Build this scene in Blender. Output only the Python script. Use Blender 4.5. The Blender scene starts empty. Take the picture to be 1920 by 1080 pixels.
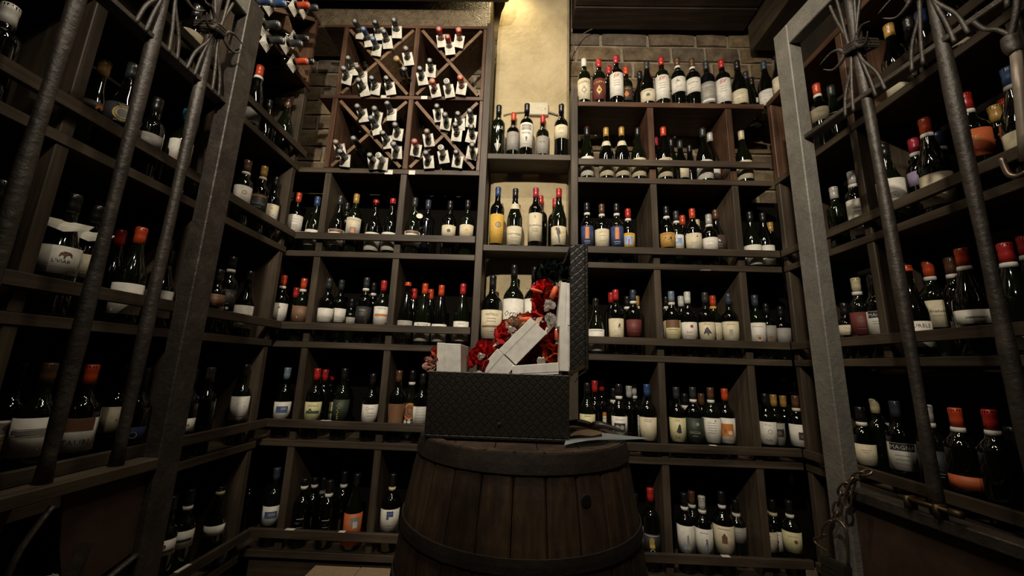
import bpy, bmesh, math, random
from mathutils import Vector, Matrix
random.seed(7)
C = bpy.context.scene.collection
PI = math.pi
H0 = 1.12                                  # camera height above the floor

# ------------------------------------------------------------------ camera, world, lights, exposure
F = 725.0
YAW, PITCH, ROLL = [math.radians(v) for v in (-1.425, 11.442, 1.885)]
fw = Vector((math.sin(YAW)*math.cos(PITCH), math.cos(YAW)*math.cos(PITCH), math.sin(PITCH)))
r0 = Vector((math.cos(YAW), -math.sin(YAW), 0)); u0 = r0.cross(fw)
rt = r0*math.cos(ROLL) + u0*math.sin(ROLL)
up = -r0*math.sin(ROLL) + u0*math.cos(ROLL)
cd = bpy.data.cameras.new('camera'); cam = bpy.data.objects.new('camera', cd); C.objects.link(cam)
cd.sensor_width = 36; cd.lens = F/1920*36; cd.clip_start = 0.02
cam.matrix_world = Matrix(((rt.x, up.x, -fw.x, 0), (rt.y, up.y, -fw.y, 0), (rt.z, up.z, -fw.z, H0), (0, 0, 0, 1)))
bpy.context.scene.camera = cam

def ray(x, y):                             # a photo pixel as slopes X/Y and (Z-H0)/Y seen from the camera
    d = rt*(x-960) - up*(y-540) + fw*F
    return d.x/d.y, d.z/d.y
def at(x, y, Y):
    a, b = ray(x, y)
    return Vector((a*Y, Y, b*Y+H0))

sc = bpy.context.scene
sc.view_settings.view_transform = 'Standard'; sc.view_settings.look = 'None'
sc.view_settings.gamma = 1; sc.view_settings.use_curve_mapping = False
sc.view_settings.exposure = 0.0
wd = bpy.data.worlds.new('world'); sc.world = wd; wd.use_nodes = True
wd.node_tree.nodes['Background'].inputs[0].default_value = (1.0, .86, .68, 1)
wd.node_tree.nodes['Background'].inputs[1].default_value = 0.012

def area(name, loc, rot, sx, sy, power, col):
    l = bpy.data.lights.new(name, 'AREA'); l.shape = 'RECTANGLE'; l.size = sx; l.size_y = sy
    l.energy = power; l.color = col
    o = bpy.data.objects.new(name, l); C.objects.link(o); o.location = loc; o.rotation_euler = rot
    return o
WARM = (1.0, .88, .70)
area('strip_light', (-.25, .75, H0+2.10), (0.35, 0, 0), .9, .05, 15.0, WARM)
area('strip_light', (.28, .35, H0+2.10), (0.35, 0, 0), .05, .7, 9.0, WARM)
fs = bpy.data.lights.new('front_spot', 'SPOT'); fs.energy = 300; fs.color = (1, .90, .74); fs.spot_size = math.radians(96); fs.spot_blend = 1; fs.shadow_soft_size = .035
fo = bpy.data.objects.new('front_spot', fs); C.objects.link(fo); fo.location = (-.30, -.50, H0+1.78)
fo.rotation_euler = (Vector((.02, 1.9, H0+1.15))-Vector(fo.location)).to_track_quat('-Z', 'Y').to_euler()
sp = bpy.data.lights.new('column_spot', 'SPOT'); sp.energy = 15; sp.color = (1, .80, .42); sp.spot_size = 2.3; sp.spot_blend = .9; sp.shadow_soft_size = .05
so = bpy.data.objects.new('column_spot', sp); C.objects.link(so); so.location = (-.14, 1.93, H0+2.42); so.rotation_euler = (0.22, .06, 0)

# ------------------------------------------------------------------ materials
MATS = {}
def nodes(name):
    m = bpy.data.materials.new(name); m.use_nodes = True
    nt = m.node_tree; return m, nt, nt.nodes['Principled BSDF']
def N(nt, t, **kw):
    n = nt.nodes.new(t)
    for k, v in kw.items():
        if k in n.inputs: n.inputs[k].default_value = v
        else: setattr(n, k, v)
    return n
def ramp(nt, fac, stops):
    r = nt.nodes.new('ShaderNodeValToRGB'); e = r.color_ramp.elements
    while len(e) < len(stops): e.new(.5)
    for i, (p, c) in enumerate(stops): e[i].position = p; e[i].color = (*c, 1)
    nt.links.new(fac, r.inputs[0]); return r.outputs[0]
def bump(nt, bs, h, strength, dist):
    b = N(nt, 'ShaderNodeBump', Strength=strength, Distance=dist)
    nt.links.new(h, b.inputs['Height']); nt.links.new(b.outputs[0], bs.inputs['Normal'])
def plain(name, col, rough=.5, metal=0, coat=0, spec=.5, nb=0, nscale=60, trans=0):
    if name in MATS: return MATS[name]
    m, nt, bs = nodes(name)
    bs.inputs['Base Color'].default_value = (*col, 1); bs.inputs['Roughness'].default_value = rough
    bs.inputs['Metallic'].default_value = metal; bs.inputs['Coat Weight'].default_value = coat
    bs.inputs['Specular IOR Level'].default_value = spec
    tc = N(nt, 'ShaderNodeTexCoord'); no = N(nt, 'ShaderNodeTexNoise', Scale=nscale, Detail=4.0)
    nt.links.new(tc.outputs['Object'], no.inputs['Vector'])
    lo = tuple(c*.86 for c in col); hi = tuple(min(1, c*1.08) for c in col)
    nt.links.new(ramp(nt, no.outputs['Fac'], [(.3, lo), (.7, hi)]), bs.inputs['Base Color'])
    if nb: bump(nt, bs, no.outputs['Fac'], nb, .002)
    if trans: bs.inputs['Transmission Weight'].default_value = trans
    MATS[name] = m; return m
def wood(name, axis, dark, mid, light, rough=.55, bs_=.35):
    m, nt, bs = nodes(name)
    tc = N(nt, 'ShaderNodeTexCoord'); geo = N(nt, 'ShaderNodeNewGeometry'); mp = N(nt, 'ShaderNodeMapping')
    s = [26, 26, 26]; s[axis] = 1.6; mp.inputs['Scale'].default_value = s
    nt.links.new(geo.outputs['Position'], mp.inputs['Vector'])
    n1 = N(nt, 'ShaderNodeTexNoise', Scale=1.6, Detail=7.0, Roughness=.62, Distortion=.6)
    nt.links.new(mp.outputs[0], n1.inputs['Vector'])
    n2 = N(nt, 'ShaderNodeTexNoise', Scale=3.1, Detail=3.0); nt.links.new(geo.outputs['Position'], n2.inputs['Vector'])
    mx = N(nt, 'ShaderNodeMath', operation='MULTIPLY_ADD'); mx.inputs[1].default_value = .55
    nt.links.new(n2.outputs['Fac'], mx.inputs[0]); 
    m2 = N(nt, 'ShaderNodeMath', operation='MULTIPLY'); m2.inputs[1].default_value = .5
    nt.links.new(n1.outputs['Fac'], m2.inputs[0]); nt.links.new(m2.outputs[0], mx.inputs[2])
    nt.links.new(ramp(nt, mx.outputs[0], [(.36, dark), (.52, mid), (.68, light)]), bs.inputs['Base Color'])
    bs.inputs['Roughness'].default_value = rough; bs.inputs['Specular IOR Level'].default_value = .35
    bump(nt, bs, n1.outputs['Fac'], bs_, .004)
    return m
WD = [wood('shelf_wood_%s' % 'xyz'[a], a, (.021, .0145, .0085), (.048, .034, .0215), (.090, .065, .042)) for a in range(3)]
WO = [wood('stained_wood_%s' % 'xyz'[a], a, (.030, .013, .008), (.075, .037, .021), (.14, .080, .047), .42) for a in range(3)]
WC = wood('pale_cross_wood', 0, (.07, .040, .022), (.15, .088, .048), (.24, .15, .085), .5)
WB = [wood('beam_wood_%s' % 'xyz'[a], a, (.018, .012, .008), (.038, .026, .017), (.07, .048, .031), .65, .6) for a in range(3)]
def barrel_mat():
    m, nt, bs = nodes('barrel_oak')
    tc = N(nt, 'ShaderNodeNewGeometry'); mp = N(nt, 'ShaderNodeMapping'); mp.inputs['Scale'].default_value = (30, 30, 2.4)
    nt.links.new(tc.outputs['Position'], mp.inputs['Vector'])
    n1 = N(nt, 'ShaderNodeTexNoise', Scale=1.5, Detail=8.0, Roughness=.65, Distortion=.5); nt.links.new(mp.outputs[0], n1.inputs['Vector'])
    n2 = N(nt, 'ShaderNodeTexNoise', Scale=6.0, Detail=5.0, Roughness=.6); nt.links.new(tc.outputs['Position'], n2.inputs['Vector'])
    c1 = ramp(nt, n1.outputs['Fac'], [(.30, (.030, .017, .010)), (.52, (.070, .042, .024)), (.72, (.11, .070, .040))])
    c2 = ramp(nt, n2.outputs['Fac'], [(.35, (.28, .20, .16)), (.55, (.85, .80, .70)), (.7, (1.25, 1.15, .85))])
    mix = N(nt, 'ShaderNodeMixRGB', blend_type='MULTIPLY'); mix.inputs[0].default_value = .85
    nt.links.new(c1, mix.inputs[1]); nt.links.new(c2, mix.inputs[2]); nt.links.new(mix.outputs[0], bs.inputs['Base Color'])
    bs.inputs['Roughness'].default_value = .6; bump(nt, bs, n1.outputs['Fac'], .5, .004)
    return m
M_OAK = barrel_mat()
def rough_mat(name, stops, scale, rough, bstr, bdist, bscale=None, spec=.3, metal=0):
    m, nt, bs = nodes(name)
    g = N(nt, 'ShaderNodeNewGeometry')
    n1 = N(nt, 'ShaderNodeTexNoise', Scale=scale, Detail=8.0, Roughness=.65); nt.links.new(g.outputs['Position'], n1.inputs['Vector'])
    nt.links.new(ramp(nt, n1.outputs['Fac'], stops), bs.inputs['Base Color'])
    n2 = N(nt, 'ShaderNodeTexNoise', Scale=bscale or scale*3, Detail=7.0, Roughness=.6); nt.links.new(g.outputs['Position'], n2.inputs['Vector'])
    bump(nt, bs, n2.outputs['Fac'], bstr, bdist)
    bs.inputs['Roughness'].default_value = rough; bs.inputs['Specular IOR Level'].default_value = spec; bs.inputs['Metallic'].default_value = metal
    return m
M_STONE = [rough_mat('brick_stone_%s' % n, st, 9, .9, .9, .012, 24) for n, st in (
    ('brown', [(.3, (.055, .038, .024)), (.5, (.13, .092, .058)), (.7, (.22, .165, .10))]),
    ('grey', [(.3, (.05, .040, .030)), (.5, (.11, .085, .06)), (.7, (.18, .14, .10))]),
    ('ochre', [(.3, (.065, .044, .024)), (.5, (.15, .105, .055)), (.68, (.24, .175, .10))]))]
M_MORTAR = rough_mat('mortar', [(.3, (.16, .125, .085)), (.7, (.33, .27, .19))], 12, .95, .8, .01, 40)
M_PLASTER = rough_mat('cream_plaster', [(.25, (.28, .22, .12)), (.5, (.40, .32, .185)), (.75, (.48, .39, .24))], 5, .75, .9, .010, 15)
M_ROUGHPL = rough_mat('rough_brown_plaster', [(.3, (.055, .036, .018)), (.6, (.14, .10, .055)), (.8, (.20, .15, .085))], 30, .38, 1.0, .010, 95, .6)
M_WALL = rough_mat('dark_wall', [(.3, (.020, .015, .011)), (.7, (.045, .034, .025))], 8, .9, .4, .005)
M_FLOOR = rough_mat('stone_floor', [(.3, (.03, .024, .018)), (.7, (.08, .065, .05))], 6, .6, .4, .005)
M_IRON = rough_mat('forged_iron', [(.3, (.022, .017, .013)), (.55, (.048, .038, .030)), (.75, (.085, .068, .054))], 14, .45, .7, .004, 60, .6, .25)
M_IRONG = rough_mat('grey_painted_iron', [(.3, (.10, .092, .078)), (.7, (.17, .158, .132))], 10, .5, .7, .004, 70, .5)
M_RUST = rough_mat('old_panel', [(.3, (.030, .016, .010)), (.6, (.062, .034, .022)), (.8, (.085, .055, .033))], 7, .7, .4, .004)
M_BLACKLEATHER = None
def leather():
    m, nt, bs = nodes('black_scale_leather')
    tc = N(nt, 'ShaderNodeNewGeometry'); mp = N(nt, 'ShaderNodeMapping'); mp.inputs['Rotation'].default_value = (0, .78, 0); mp.inputs['Scale'].default_value = (62, 62, 62)
    nt.links.new(tc.outputs['Position'], mp.inputs['Vector'])
    v = N(nt, 'ShaderNodeTexVoronoi', feature='DISTANCE_TO_EDGE', Randomness=.32); nt.links.new(mp.outputs[0], v.inputs['Vector']); v.inputs['Scale'].default_value = 1.15
    rr = ramp(nt, v.outputs['Distance'], [(0, (0, 0, 0)), (.16, (1, 1, 1))])
    bump(nt, bs, rr, .3, .002)
    nt.links.new(ramp(nt, v.outputs['Distance'], [(0, (.008, .007, .005)), (.2, (.019, .016, .012))]), bs.inputs['Base Color'])
    bs.inputs['Roughness'].default_value = .42; bs.inputs['Specular IOR Level'].default_value = .45
    return m
M_BLACKLEATHER = leather()
M_GLASS = plain('dark_green_glass', (.0020, .0022, .0015), .05, 0, .6, .6)
M_GLASS2 = plain('green_glass', (.0035, .005, .002), .06, 0, .6, .6)
M_GLASSK = plain('black_glass', (.003, .003, .004), .08, 0, .5, .6)
M_STEEL = plain('worn_steel', (.20, .15, .11), .38, .85)
M_BRASS = plain('old_brass', (.09, .06, .028), .5, .8)
M_WHITEBOX = plain('white_card', (.83, .79, .71), .5)
M_CARD = plain('brown_cardboard', (.32, .22, .13), .8)
CAP = {'R': ('red', (.42, .022, .020), .35), 'O': ('orange-red', (.52, .060, .018), .35), 'K': ('black', (.010, .009, .009), .35), 'B': ('blue', (.028, .060, .155), .38),
       'G': ('gold', (.42, .24, .06), .3), 'S': ('silver', (.42, .40, .36), .3), 'W': ('white', (.62, .60, .54), .4), 'N': ('brown', (.10, .045, .022), .35),
       'P': ('crimson', (.38, .020, .045), .35), 'D': ('dark grey', (.030, .030, .031), .4), 'U': ('pale blue', (.15, .20, .25), .4), 'C': ('cream', (.52, .45, .27), .4), 'T': ('turquoise', (.035, .30, .42), .4), 'L': ('slate blue', (.035, .045, .066), .38)}
LAB = {'W': ('white', (.66, .62, .54)), 'C': ('cream', (.60, .52, .36)), 'Y': ('yellow', (.60, .36, .06)), 'G': ('grey', (.27, .25, .22)), 'N': ('brown', (.20, .10, .055)),
       'M': ('maroon', (.12, .022, .018)), 'K': ('black', (.020, .020, .022)), 'B': ('navy blue', (.03, .05, .13)), 'S': ('sky blue', (.20, .33, .55)), 'O': ('orange', (.50, .11, .03)),
       'E': ('dark green', (.022, .032, .018)), 'L': ('pale yellow', (.58, .52, .28)), 'D': ('dark brown', (.06, .035, .03)), 'Q': ('amber', (.45, .24, .05)), 'U': ('lilac', (.25, .2, .3))}
INK = {'k': (.03, .028, .03), 'r': (.42, .03, .03), 'g': (.28, .26, .22), 'w': (.6, .57, .5), 'y': (.55, .38, .08), 'b': (.06, .10, .25), 'o': (.55, .17, .03), 'n': (.17, .08, .035), 's': (.2, .33, .6), 'e': (.04, .07, .04)}
def mcap(c): return plain('%s_capsule' % CAP[c][0].replace(' ', '_'), CAP[c][1], CAP[c][2], 0, .3)
def mlab(c): return plain('%s_label_paper' % LAB[c][0].replace(' ', '_'), LAB[c][1], .6)
def mink(c): return plain('ink_' + {'k': 'black', 'r': 'red', 'g': 'grey', 'w': 'white', 'y': 'gold', 'b': 'blue', 'o': 'orange', 'n': 'brown', 's': 'sky', 'e': 'green'}[c], INK[c], .55)
M_DARKB = plain('bay_shade_board', (.005, .004, .003), .95, 0, 0, .1)  # near-black colour stands in for the deep shade inside the bays
M_PAPER = plain('white_paper', (.68, .64, .54), .65)

# ------------------------------------------------------------------ helpers
OFF = {}
def obj(name, bm, mat, parent=None, world=True, smooth=False):
    me = bpy.data.meshes.new(name)
    if world and parent is not None:
        o0 = OFF.get(parent.name, Vector((0, 0, 0)))
        for v in bm.verts: v.co -= o0
    bmesh.ops.recalc_face_normals(bm, faces=bm.faces)
    bm.to_mesh(me); bm.free()
    for m in (mat if isinstance(mat, (list, tuple)) else [mat]): me.materials.append(m)
    if smooth:
        for p in me.polygons: p.use_smooth = True
    o = bpy.data.objects.new(name, me); C.objects.link(o)
    if parent is not None:
        o.parent = parent; OFF[o.name] = OFF.get(parent.name, Vector((0, 0, 0)))
    return o
def tag(o, label=None, cat=None, group=None, kind=None):
    if label: o['label'] = label
    if cat: o['category'] = cat
    if group: o['group'] = group
    if kind: o['kind'] = kind
    return o
def empty(name, loc, label, cat, group=None):
    o = bpy.data.objects.new(name, None); C.objects.link(o); o.location = loc; o.empty_display_size = .05
    OFF[o.name] = Vector(loc); return tag(o, label, cat, group)
def box(bm, x0, x1, y0, y1, z0, z1, bev=0, mi=0):
    vs = [bm.verts.new((x, y, z)) for x in (x0, x1) for y in (y0, y1) for z in (z0, z1)]
    fs = [bm.faces.new([vs[i] for i in q]) for q in ((0, 1, 3, 2), (4, 6, 7, 5), (0, 4, 5, 1), (2, 3, 7, 6), (0, 2, 6, 4), (1, 5, 7, 3))]
    for f in fs: f.material_index = mi
    if bev: bmesh.ops.bevel(bm, geom=list({e for f in fs for e in f.edges}), offset=bev, segments=1, affect='EDGES')
    return vs
def nbox(x0, x1, y0, y1, z0, z1, bev=.002):
    bm = bmesh.new(); box(bm, x0, x1, y0, y1, z0, z1, bev); return bm
def bar(bm, a, b, w, t, upv=(0, 0, 1), bev=0):            # box from a to b, width w along upv, thickness t across
    a, b = Vector(a), Vector(b); d = (b-a).normalized(); u = Vector(upv); u = (u-d*u.dot(d)).normalized(); s = d.cross(u)
    vs = [bm.verts.new(p+u*(w/2*i)+s*(t/2*j)) for p in (a, b) for i in (-1, 1) for j in (-1, 1)]
    fs = [bm.faces.new([vs[i] for i in q]) for q in ((0, 1, 3, 2), (4, 6, 7, 5), (0, 4, 5, 1), (2, 3, 7, 6), (0, 2, 6, 4), (1, 5, 7, 3))]
    if bev: bmesh.ops.bevel(bm, geom=list({e for f in fs for e in f.edges}), offset=bev, segments=1, affect='EDGES')
def tube(bm, pts, r, n=8, flat=1.0, cap=True):
    pts = [Vector(p) for p in pts]; rings = []
    rr = r if isinstance(r, (list, tuple)) else [r]*len(pts)
    ref = None
    for i, p in enumerate(pts):
        d = (pts[min(i+1, len(pts)-1)]-pts[max(i-1, 0)]).normalized()
        if ref is None: ref = Vector((0, 0, 1)) if abs(d.z) < .9 else Vector((0, 1, 0))
        s = d.cross(ref).normalized(); t = s.cross(d).normalized(); ref = t
        rings.append([bm.verts.new(p+s*(math.cos(2*PI*k/n)*rr[i])+t*(math.sin(2*PI*k/n)*rr[i]*flat)) for k in range(n)])
    for a, b in zip(rings, rings[1:]):
        for k in range(n): bm.faces.new((a[k], a[(k+1) % n], b[(k+1) % n], b[k]))
    if cap: bm.faces.new(rings[0]); bm.faces.new(rings[-1])
def lathe(bm, prof, n=20, c=(0, 0)):
    rings = []
    for r, z in prof:
        if r < 1e-5: rings.append([bm.verts.new((c[0], c[1], z))])
        else: rings.append([bm.verts.new((c[0]+r*math.cos(2*PI*k/n), c[1]+r*math.sin(2*PI*k/n), z)) for k in range(n)])
    for a, b in zip(rings, rings[1:]):
        for k in range(n):
            k2 = (k+1) % n
            if len(a) == 1 and len(b) > 1: bm.faces.new((a[0], b[k], b[k2]))
            elif len(b) == 1 and len(a) > 1: bm.faces.new((a[k], a[k2], b[0]))
            elif len(a) > 1: bm.faces.new((a[k], a[k2], b[k2], b[k]))
def smooth_path(ctrl, sub=5):
    ctrl = [Vector(c) for c in ctrl]; out = []
    for i in range(len(ctrl)-1):
        p0, p1, p2, p3 = ctrl[max(i-1, 0)], ctrl[i], ctrl[i+1], ctrl[min(i+2, len(ctrl)-1)]
        for k in range(sub):
            t = k/sub
            out.append(.5*((2*p1)+(p2-p0)*t+(2*p0-5*p1+4*p2-p3)*t*t+(3*p1-p0-3*p2+p3)*t**3))
    out.append(ctrl[-1]); return out
TXT = {}
def text_geo(s):
    if s in TXT: return TXT[s]
    cu = bpy.data.curves.new('t', 'FONT'); cu.body = s; cu.resolution_u = 1; cu.align_x = 'CENTER'
    o = bpy.data.objects.new('t', cu); C.objects.link(o)
    me = bpy.data.meshes.new_from_object(o.evaluated_get(bpy.context.evaluated_depsgraph_get()))
    v = [(p.co.x, p.co.y) for p in me.vertices]; f = [tuple(p.vertices) for p in me.polygons]
    bpy.data.objects.remove(o); bpy.data.curves.remove(cu); bpy.data.meshes.remove(me)
    x0, x1 = min(a for a, b in v), max(a for a, b in v); w = x1-x0
    v = [((a-(x0+x1)/2), b-.35) for a, b in v]
    TXT[s] = (v, f, w); return TXT[s]

# ------------------------------------------------------------------ room shell
def struct(name, bm, m, parent=None):
    o = obj(name, bm, m, parent)
    if parent is None: o['kind'] = 'structure'
    return o
Z = lambda z: z+H0
struct('floor', nbox(-1.6, 1.75, -1.6, 2.3, -.1, 0, 0), M_FLOOR)
struct('ceiling', nbox(-1.6, 1.75, -1.6, 2.3, Z(2.50), Z(2.60), 0), M_WALL)
wb = struct('wall_back', nbox(-1.6, 1.75, 2.235, 2.35, 0, Z(2.50), 0), M_MORTAR)
struct('wall_left', nbox(-1.65, -1.52, -1.6, 2.235, 0, Z(2.50), 0), M_WALL)
struct('wall_right', nbox(1.66, 1.75, -1.6, 2.235, 0, Z(2.50), 0), M_WALL)
struct('wall_front', nbox(-1.52, 1.66, -1.65, -1.55, 0, Z(2.50), 0), M_WALL)
# large rough stones of the back wall, courses seen above and behind the racks
vari = []
for k in range(9):
    bm = bmesh.new(); w, h, d = .5, .5, .5
    bmesh.ops.create_cube(bm, size=1)
    bmesh.ops.subdivide_edges(bm, edges=bm.edges[:], cuts=1, use_grid_fill=True)
    for v in bm.verts:
        n = 1-abs(v.co.y+.5)
        if v.co.y < -.4:
            edge = (abs(v.co.x) > .4)+(abs(v.co.z) > .4)
            v.co.y += .35*edge*.35+random.uniform(-.10, .10)
        v.co.x *= random.uniform(.93, 1.0); v.co.z *= random.uniform(.90, 1.0)
    me = bpy.data.meshes.new('brick'); bmesh.ops.triangulate(bm, faces=bm.faces); bm.to_mesh(me); bm.free(); me.materials.append(M_STONE[k % 3])
    vari.append(me)
zc = Z(.86); row = 0
while zc < Z(2.22):
    h = random.choice((.105, .12, .135)); x = -1.5-random.uniform(0, .2)
    while x < 1.64:
        w = random.uniform(.19, .35)
        x1 = min(x+w, 1.65); x0 = max(x, -1.51)
        if x1-x0 > .05 and not (x0 > -.19 and x1 < .24):
            hh = min(h, Z(2.235)-zc)
            dark_niche = (.55 < (x0+x1)/2 < 1.0 and Z(1.55) < zc < Z(1.72))
            b = bpy.data.objects.new('brick', random.choice(vari)); C.objects.link(b); b.parent = wb
            b.location = ((x0+x1)/2, 2.240, zc+hh/2); b.scale = (x1-x0-.012, .050 if not dark_niche else .03, hh-.012)
            b.rotation_euler = (0, random.uniform(-.02, .02), 0)
        x += w
    zc += h; row += 1
# ceiling beams and soffits
struct('trim_1', nbox(-1.51, -.235, 1.955, 2.19, Z(1.975), Z(2.499), .006), M_ROUGHPL)
struct('trim_2', nbox(-1.51, -.12, 1.60, 1.90, Z(2.095), Z(2.499), .01), WD[0])
bm = bmesh.new(); box(bm, 1.42, 1.60, .2, 2.16, Z(2.03), Z(2.499), .012); struct('trim_3', bm, WD[1])
tr4 = bmesh.new()
for i in range(5):
    box(tr4, .285, 1.41, 1.36+i*.165, 1.36+i*.165+.160, Z(2.205+.006*(i % 2)), Z(2.499), .003)
struct('trim_4', tr4, WB[0])
# cream plaster flue between the racks
bm = bmesh.new(); rings = []
secs = [(0, -.205, .262), (Z(1.30), -.205, .262), (Z(1.9), -.205, .262), (Z(2.05), -.202, .262), (Z(2.14), -.198, .262), (Z(2.24), -.185, .262), (Z(2.30), -.165, .262), (Z(2.499), -.15, .262)]
for z, xa, xb in secs:
    ring = []
    for (x, y) in [(xa, 2.19), (xa, 2.125), (xa+.006, 2.098), (xa+.03, 2.082), (xa+.09, 2.072), (xa+.23, 2.068), (xb-.09, 2.070), (xb-.02, 2.076), (xb-.004, 2.09), (xb, 2.11), (xb, 2.19)]:
        ring.append(bm.verts.new((x, y, z)))
    rings.append(ring)
for a, b in zip(rings, rings[1:]):
    for k in range(len(a)): bm.faces.new((a[k], a[(k+1) % len(a)], b[(k+1) % len(a)], b[k]))
bm.faces.new(rings[0]); bm.faces.new(rings[-1])
struct('trim_5', bm, M_PLASTER)

# ------------------------------------------------------------------ racks
def rack(label, base): return empty('wine_rack', base, label, 'wine rack')
def part(root, name, x0, x1, y0, y1, z0, z1, m=None, bev=.002):
    ax = max(range(3), key=lambda i: (x1-x0, y1-y0, z1-z0)[i])
    mm = (m or WD)[ax]
    bm = bmesh.new(); n = 4; box(bm, x0, x1, y0, y1, z0, z1, bev)
    return obj(name, bm, mm, root)
YF, YB = 1.90, 2.17
TS = .03
# back left rack
RL = rack('tall dark wooden wine rack on the back wall left of the plaster column', (-.72, 2.03, 0))
Ls = {3: .552, 2: .087, 1: -.371, 0: -.838}
part(RL, 'shelf', -1.40, -.24, YF, YB, Z(1.02-.028), Z(1.02))
for k, z in Ls.items():
    part(RL, 'shelf', -1.40, -.243, YF, YB, Z(z-TS), Z(z))
    part(RL, 'rail', -1.19, -.243, YF-.022, YF-.002, Z(z+.093-.036), Z(z+.093))
lv = [1.02-.028, .552, .087, -.371, -.838]
for i in range(4):
    for xx in (-1.075, -.665):
        part(RL, 'divider', xx, xx+.033, YF+.004, YB, Z(lv[i+1]), Z(lv[i]-(TS if i else 0)))
for i in range(4):
    for (xa, xb) in ((-1.40, -1.078), (-1.04, -.667), (-.630, -.243)): part(RL, 'shade_board', xa, xb, YB+.001, YB+.009, Z(lv[i+1]-.02), Z(lv[i]-.001), [M_DARKB]*3, 0)  # added boards behind the bays, shade painted in as near-black
part(RL, 'plinth', -1.19, -.26, YF+.02, YF+.045, 0, Z(-.868))
for xx in (-1.15, -.66): part(RL, 'foot', xx, xx+.05, YF+.05, YB, 0, Z(-.868))
part(RL, 'post', -.24, -.203, YF-.012, YF+.235-.07, 0, Z(1.945))
# diamond rack
RX = rack('reddish wooden diamond rack with crossed boards above the back left shelves', (-.66, 2.03, Z(1.02)))
z0, z1, z2 = 1.022, 1.468, 1.936
part(RX, 'top_board', -1.20, -.243, YF, YB-.03, Z(z2-.018), Z(z2), WO)
part(RX, 'shelf', -1.17, -.243, YF, YB-.03, Z(z1-.022), Z(z1), WO)
for (a, b, xs) in ((z0, z1-.022, (-1.09, -.660)), (z1, z2-.018, (-1.08, -.660))):
    for xx in xs: part(RX, 'divider', xx, xx+.028, YF, YB-.03, Z(a), Z(b), WO)
part(RX, 'side_board', -.262, -.2425, YF+.003, YB-.03, Z(z0), Z(z1-.022), WO); part(RX, 'side_board', -.262, -.2425, YF+.003, YB-.03, Z(z1), Z(z2-.018), WO)
for (xa, xb) in ((-1.06, -.660), (-.632, -.262)):
    for (za, zb) in ((z0, z1-.022), (z1, z2-.018)):
        for k in range(2):
            p, q = ((xa+.012, za+.012), (xb-.012, zb-.012)) if k else ((xa+.012, zb-.012), (xb-.012, za+.012))
            L = Vector((q[0]-p[0], 0, q[1]-p[1])); nn = Vector((L.z, 0, -L.x)).normalized()*.009
            bm = bmesh.new()
            segs = [(0, 1)] if k == 0 else [(0, .478), (.522, 1)]
            for s0, s1 in segs:
                a = Vector((p[0], 0, Z(p[1])))+L*s0; b = Vector((p[0], 0, Z(p[1])))+L*s1
                vs = [bm.verts.new((c.x, y, c.z)) for c in (a-nn, a+nn, b+nn, b-nn) for y in (YF+.004, YB-.04)]
                for f in ((0, 2, 4, 6), (1, 7, 5, 3), (0, 1, 3, 2), (2, 3, 5, 4), (4, 5, 7, 6), (6, 7, 1, 0)): bm.faces.new([vs[i] for i in f])
            obj('cross_board', bm, WC, RX)
# centre rack
RC = rack('narrow wooden wine rack in front of the plaster column, middle of the back wall', (.02, 1.99, 0))
Cs = {3: 1.124, 2: .609, 1: .098, 0: -.40, -1: -.85}
for k, z in Cs.items(): part(RC, 'shelf', -.2025, .2445, YF, 2.063, Z(z-.032), Z(z))
part(RC, 'foot', -.18, -.13, YF+.03, 2.06, 0, Z(-.882)); part(RC, 'foot', .18, .23, YF+.03, 2.06, 0, Z(-.882))
# back right rack
RR = rack('tall dark wooden wine rack on the back wall right of the plaster column', (.8, 2.03, 0))
Rs = {5: 1.452, 4: .997, 3: .531, 2: .072, 1: -.388, 0: -.868}
part(RR, 'shelf', .283, 1.30, YF, YB, Z(1.452-.03), Z(1.452), WO)
for k, z in Rs.items():
    if k == 5: continue
    part(RR, 'shelf', .283, 1.30, YF, YB, Z(z-TS), Z(z))
    rz = {4: 1.093, 3: .609, 2: .155, 1: -.324, 0: -.775}[k]
    part(RR, 'rail', .283, 1.285, YF-.022, YF-.002, Z(rz-.036), Z(rz))
rv = [1.452, .997, .531, .072, -.388, -.868]
for i in range(5):
    for xx in (.665, 1.09):
        part(RR, 'divider', xx, xx+.033, YF+.004, YB, Z(rv[i+1]), Z(rv[i]-TS), WO if i == 0 else WD)
for i in range(1, 5):
    for (xa, xb) in ((.285, .663), (.70, 1.088), (1.125, 1.64)): part(RR, 'shade_board', xa, xb, YB+.001, YB+.009, Z(rv[i+1]-.02), Z(rv[i]-.001), [M_DARKB]*3, 0)  # same added boards on this rack, their black imitates shade
part(RR, 'plinth', .30, 1.28, YF+.02, YF+.045, 0, Z(-.898))
for xx in (.40, 1.15): part(RR, 'foot', xx, xx+.05, YF+.05, YB, 0, Z(-.898))
part(RR, 'post', .245, .282, YF-.012, YF+.10, 0, Z(1.52))
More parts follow.
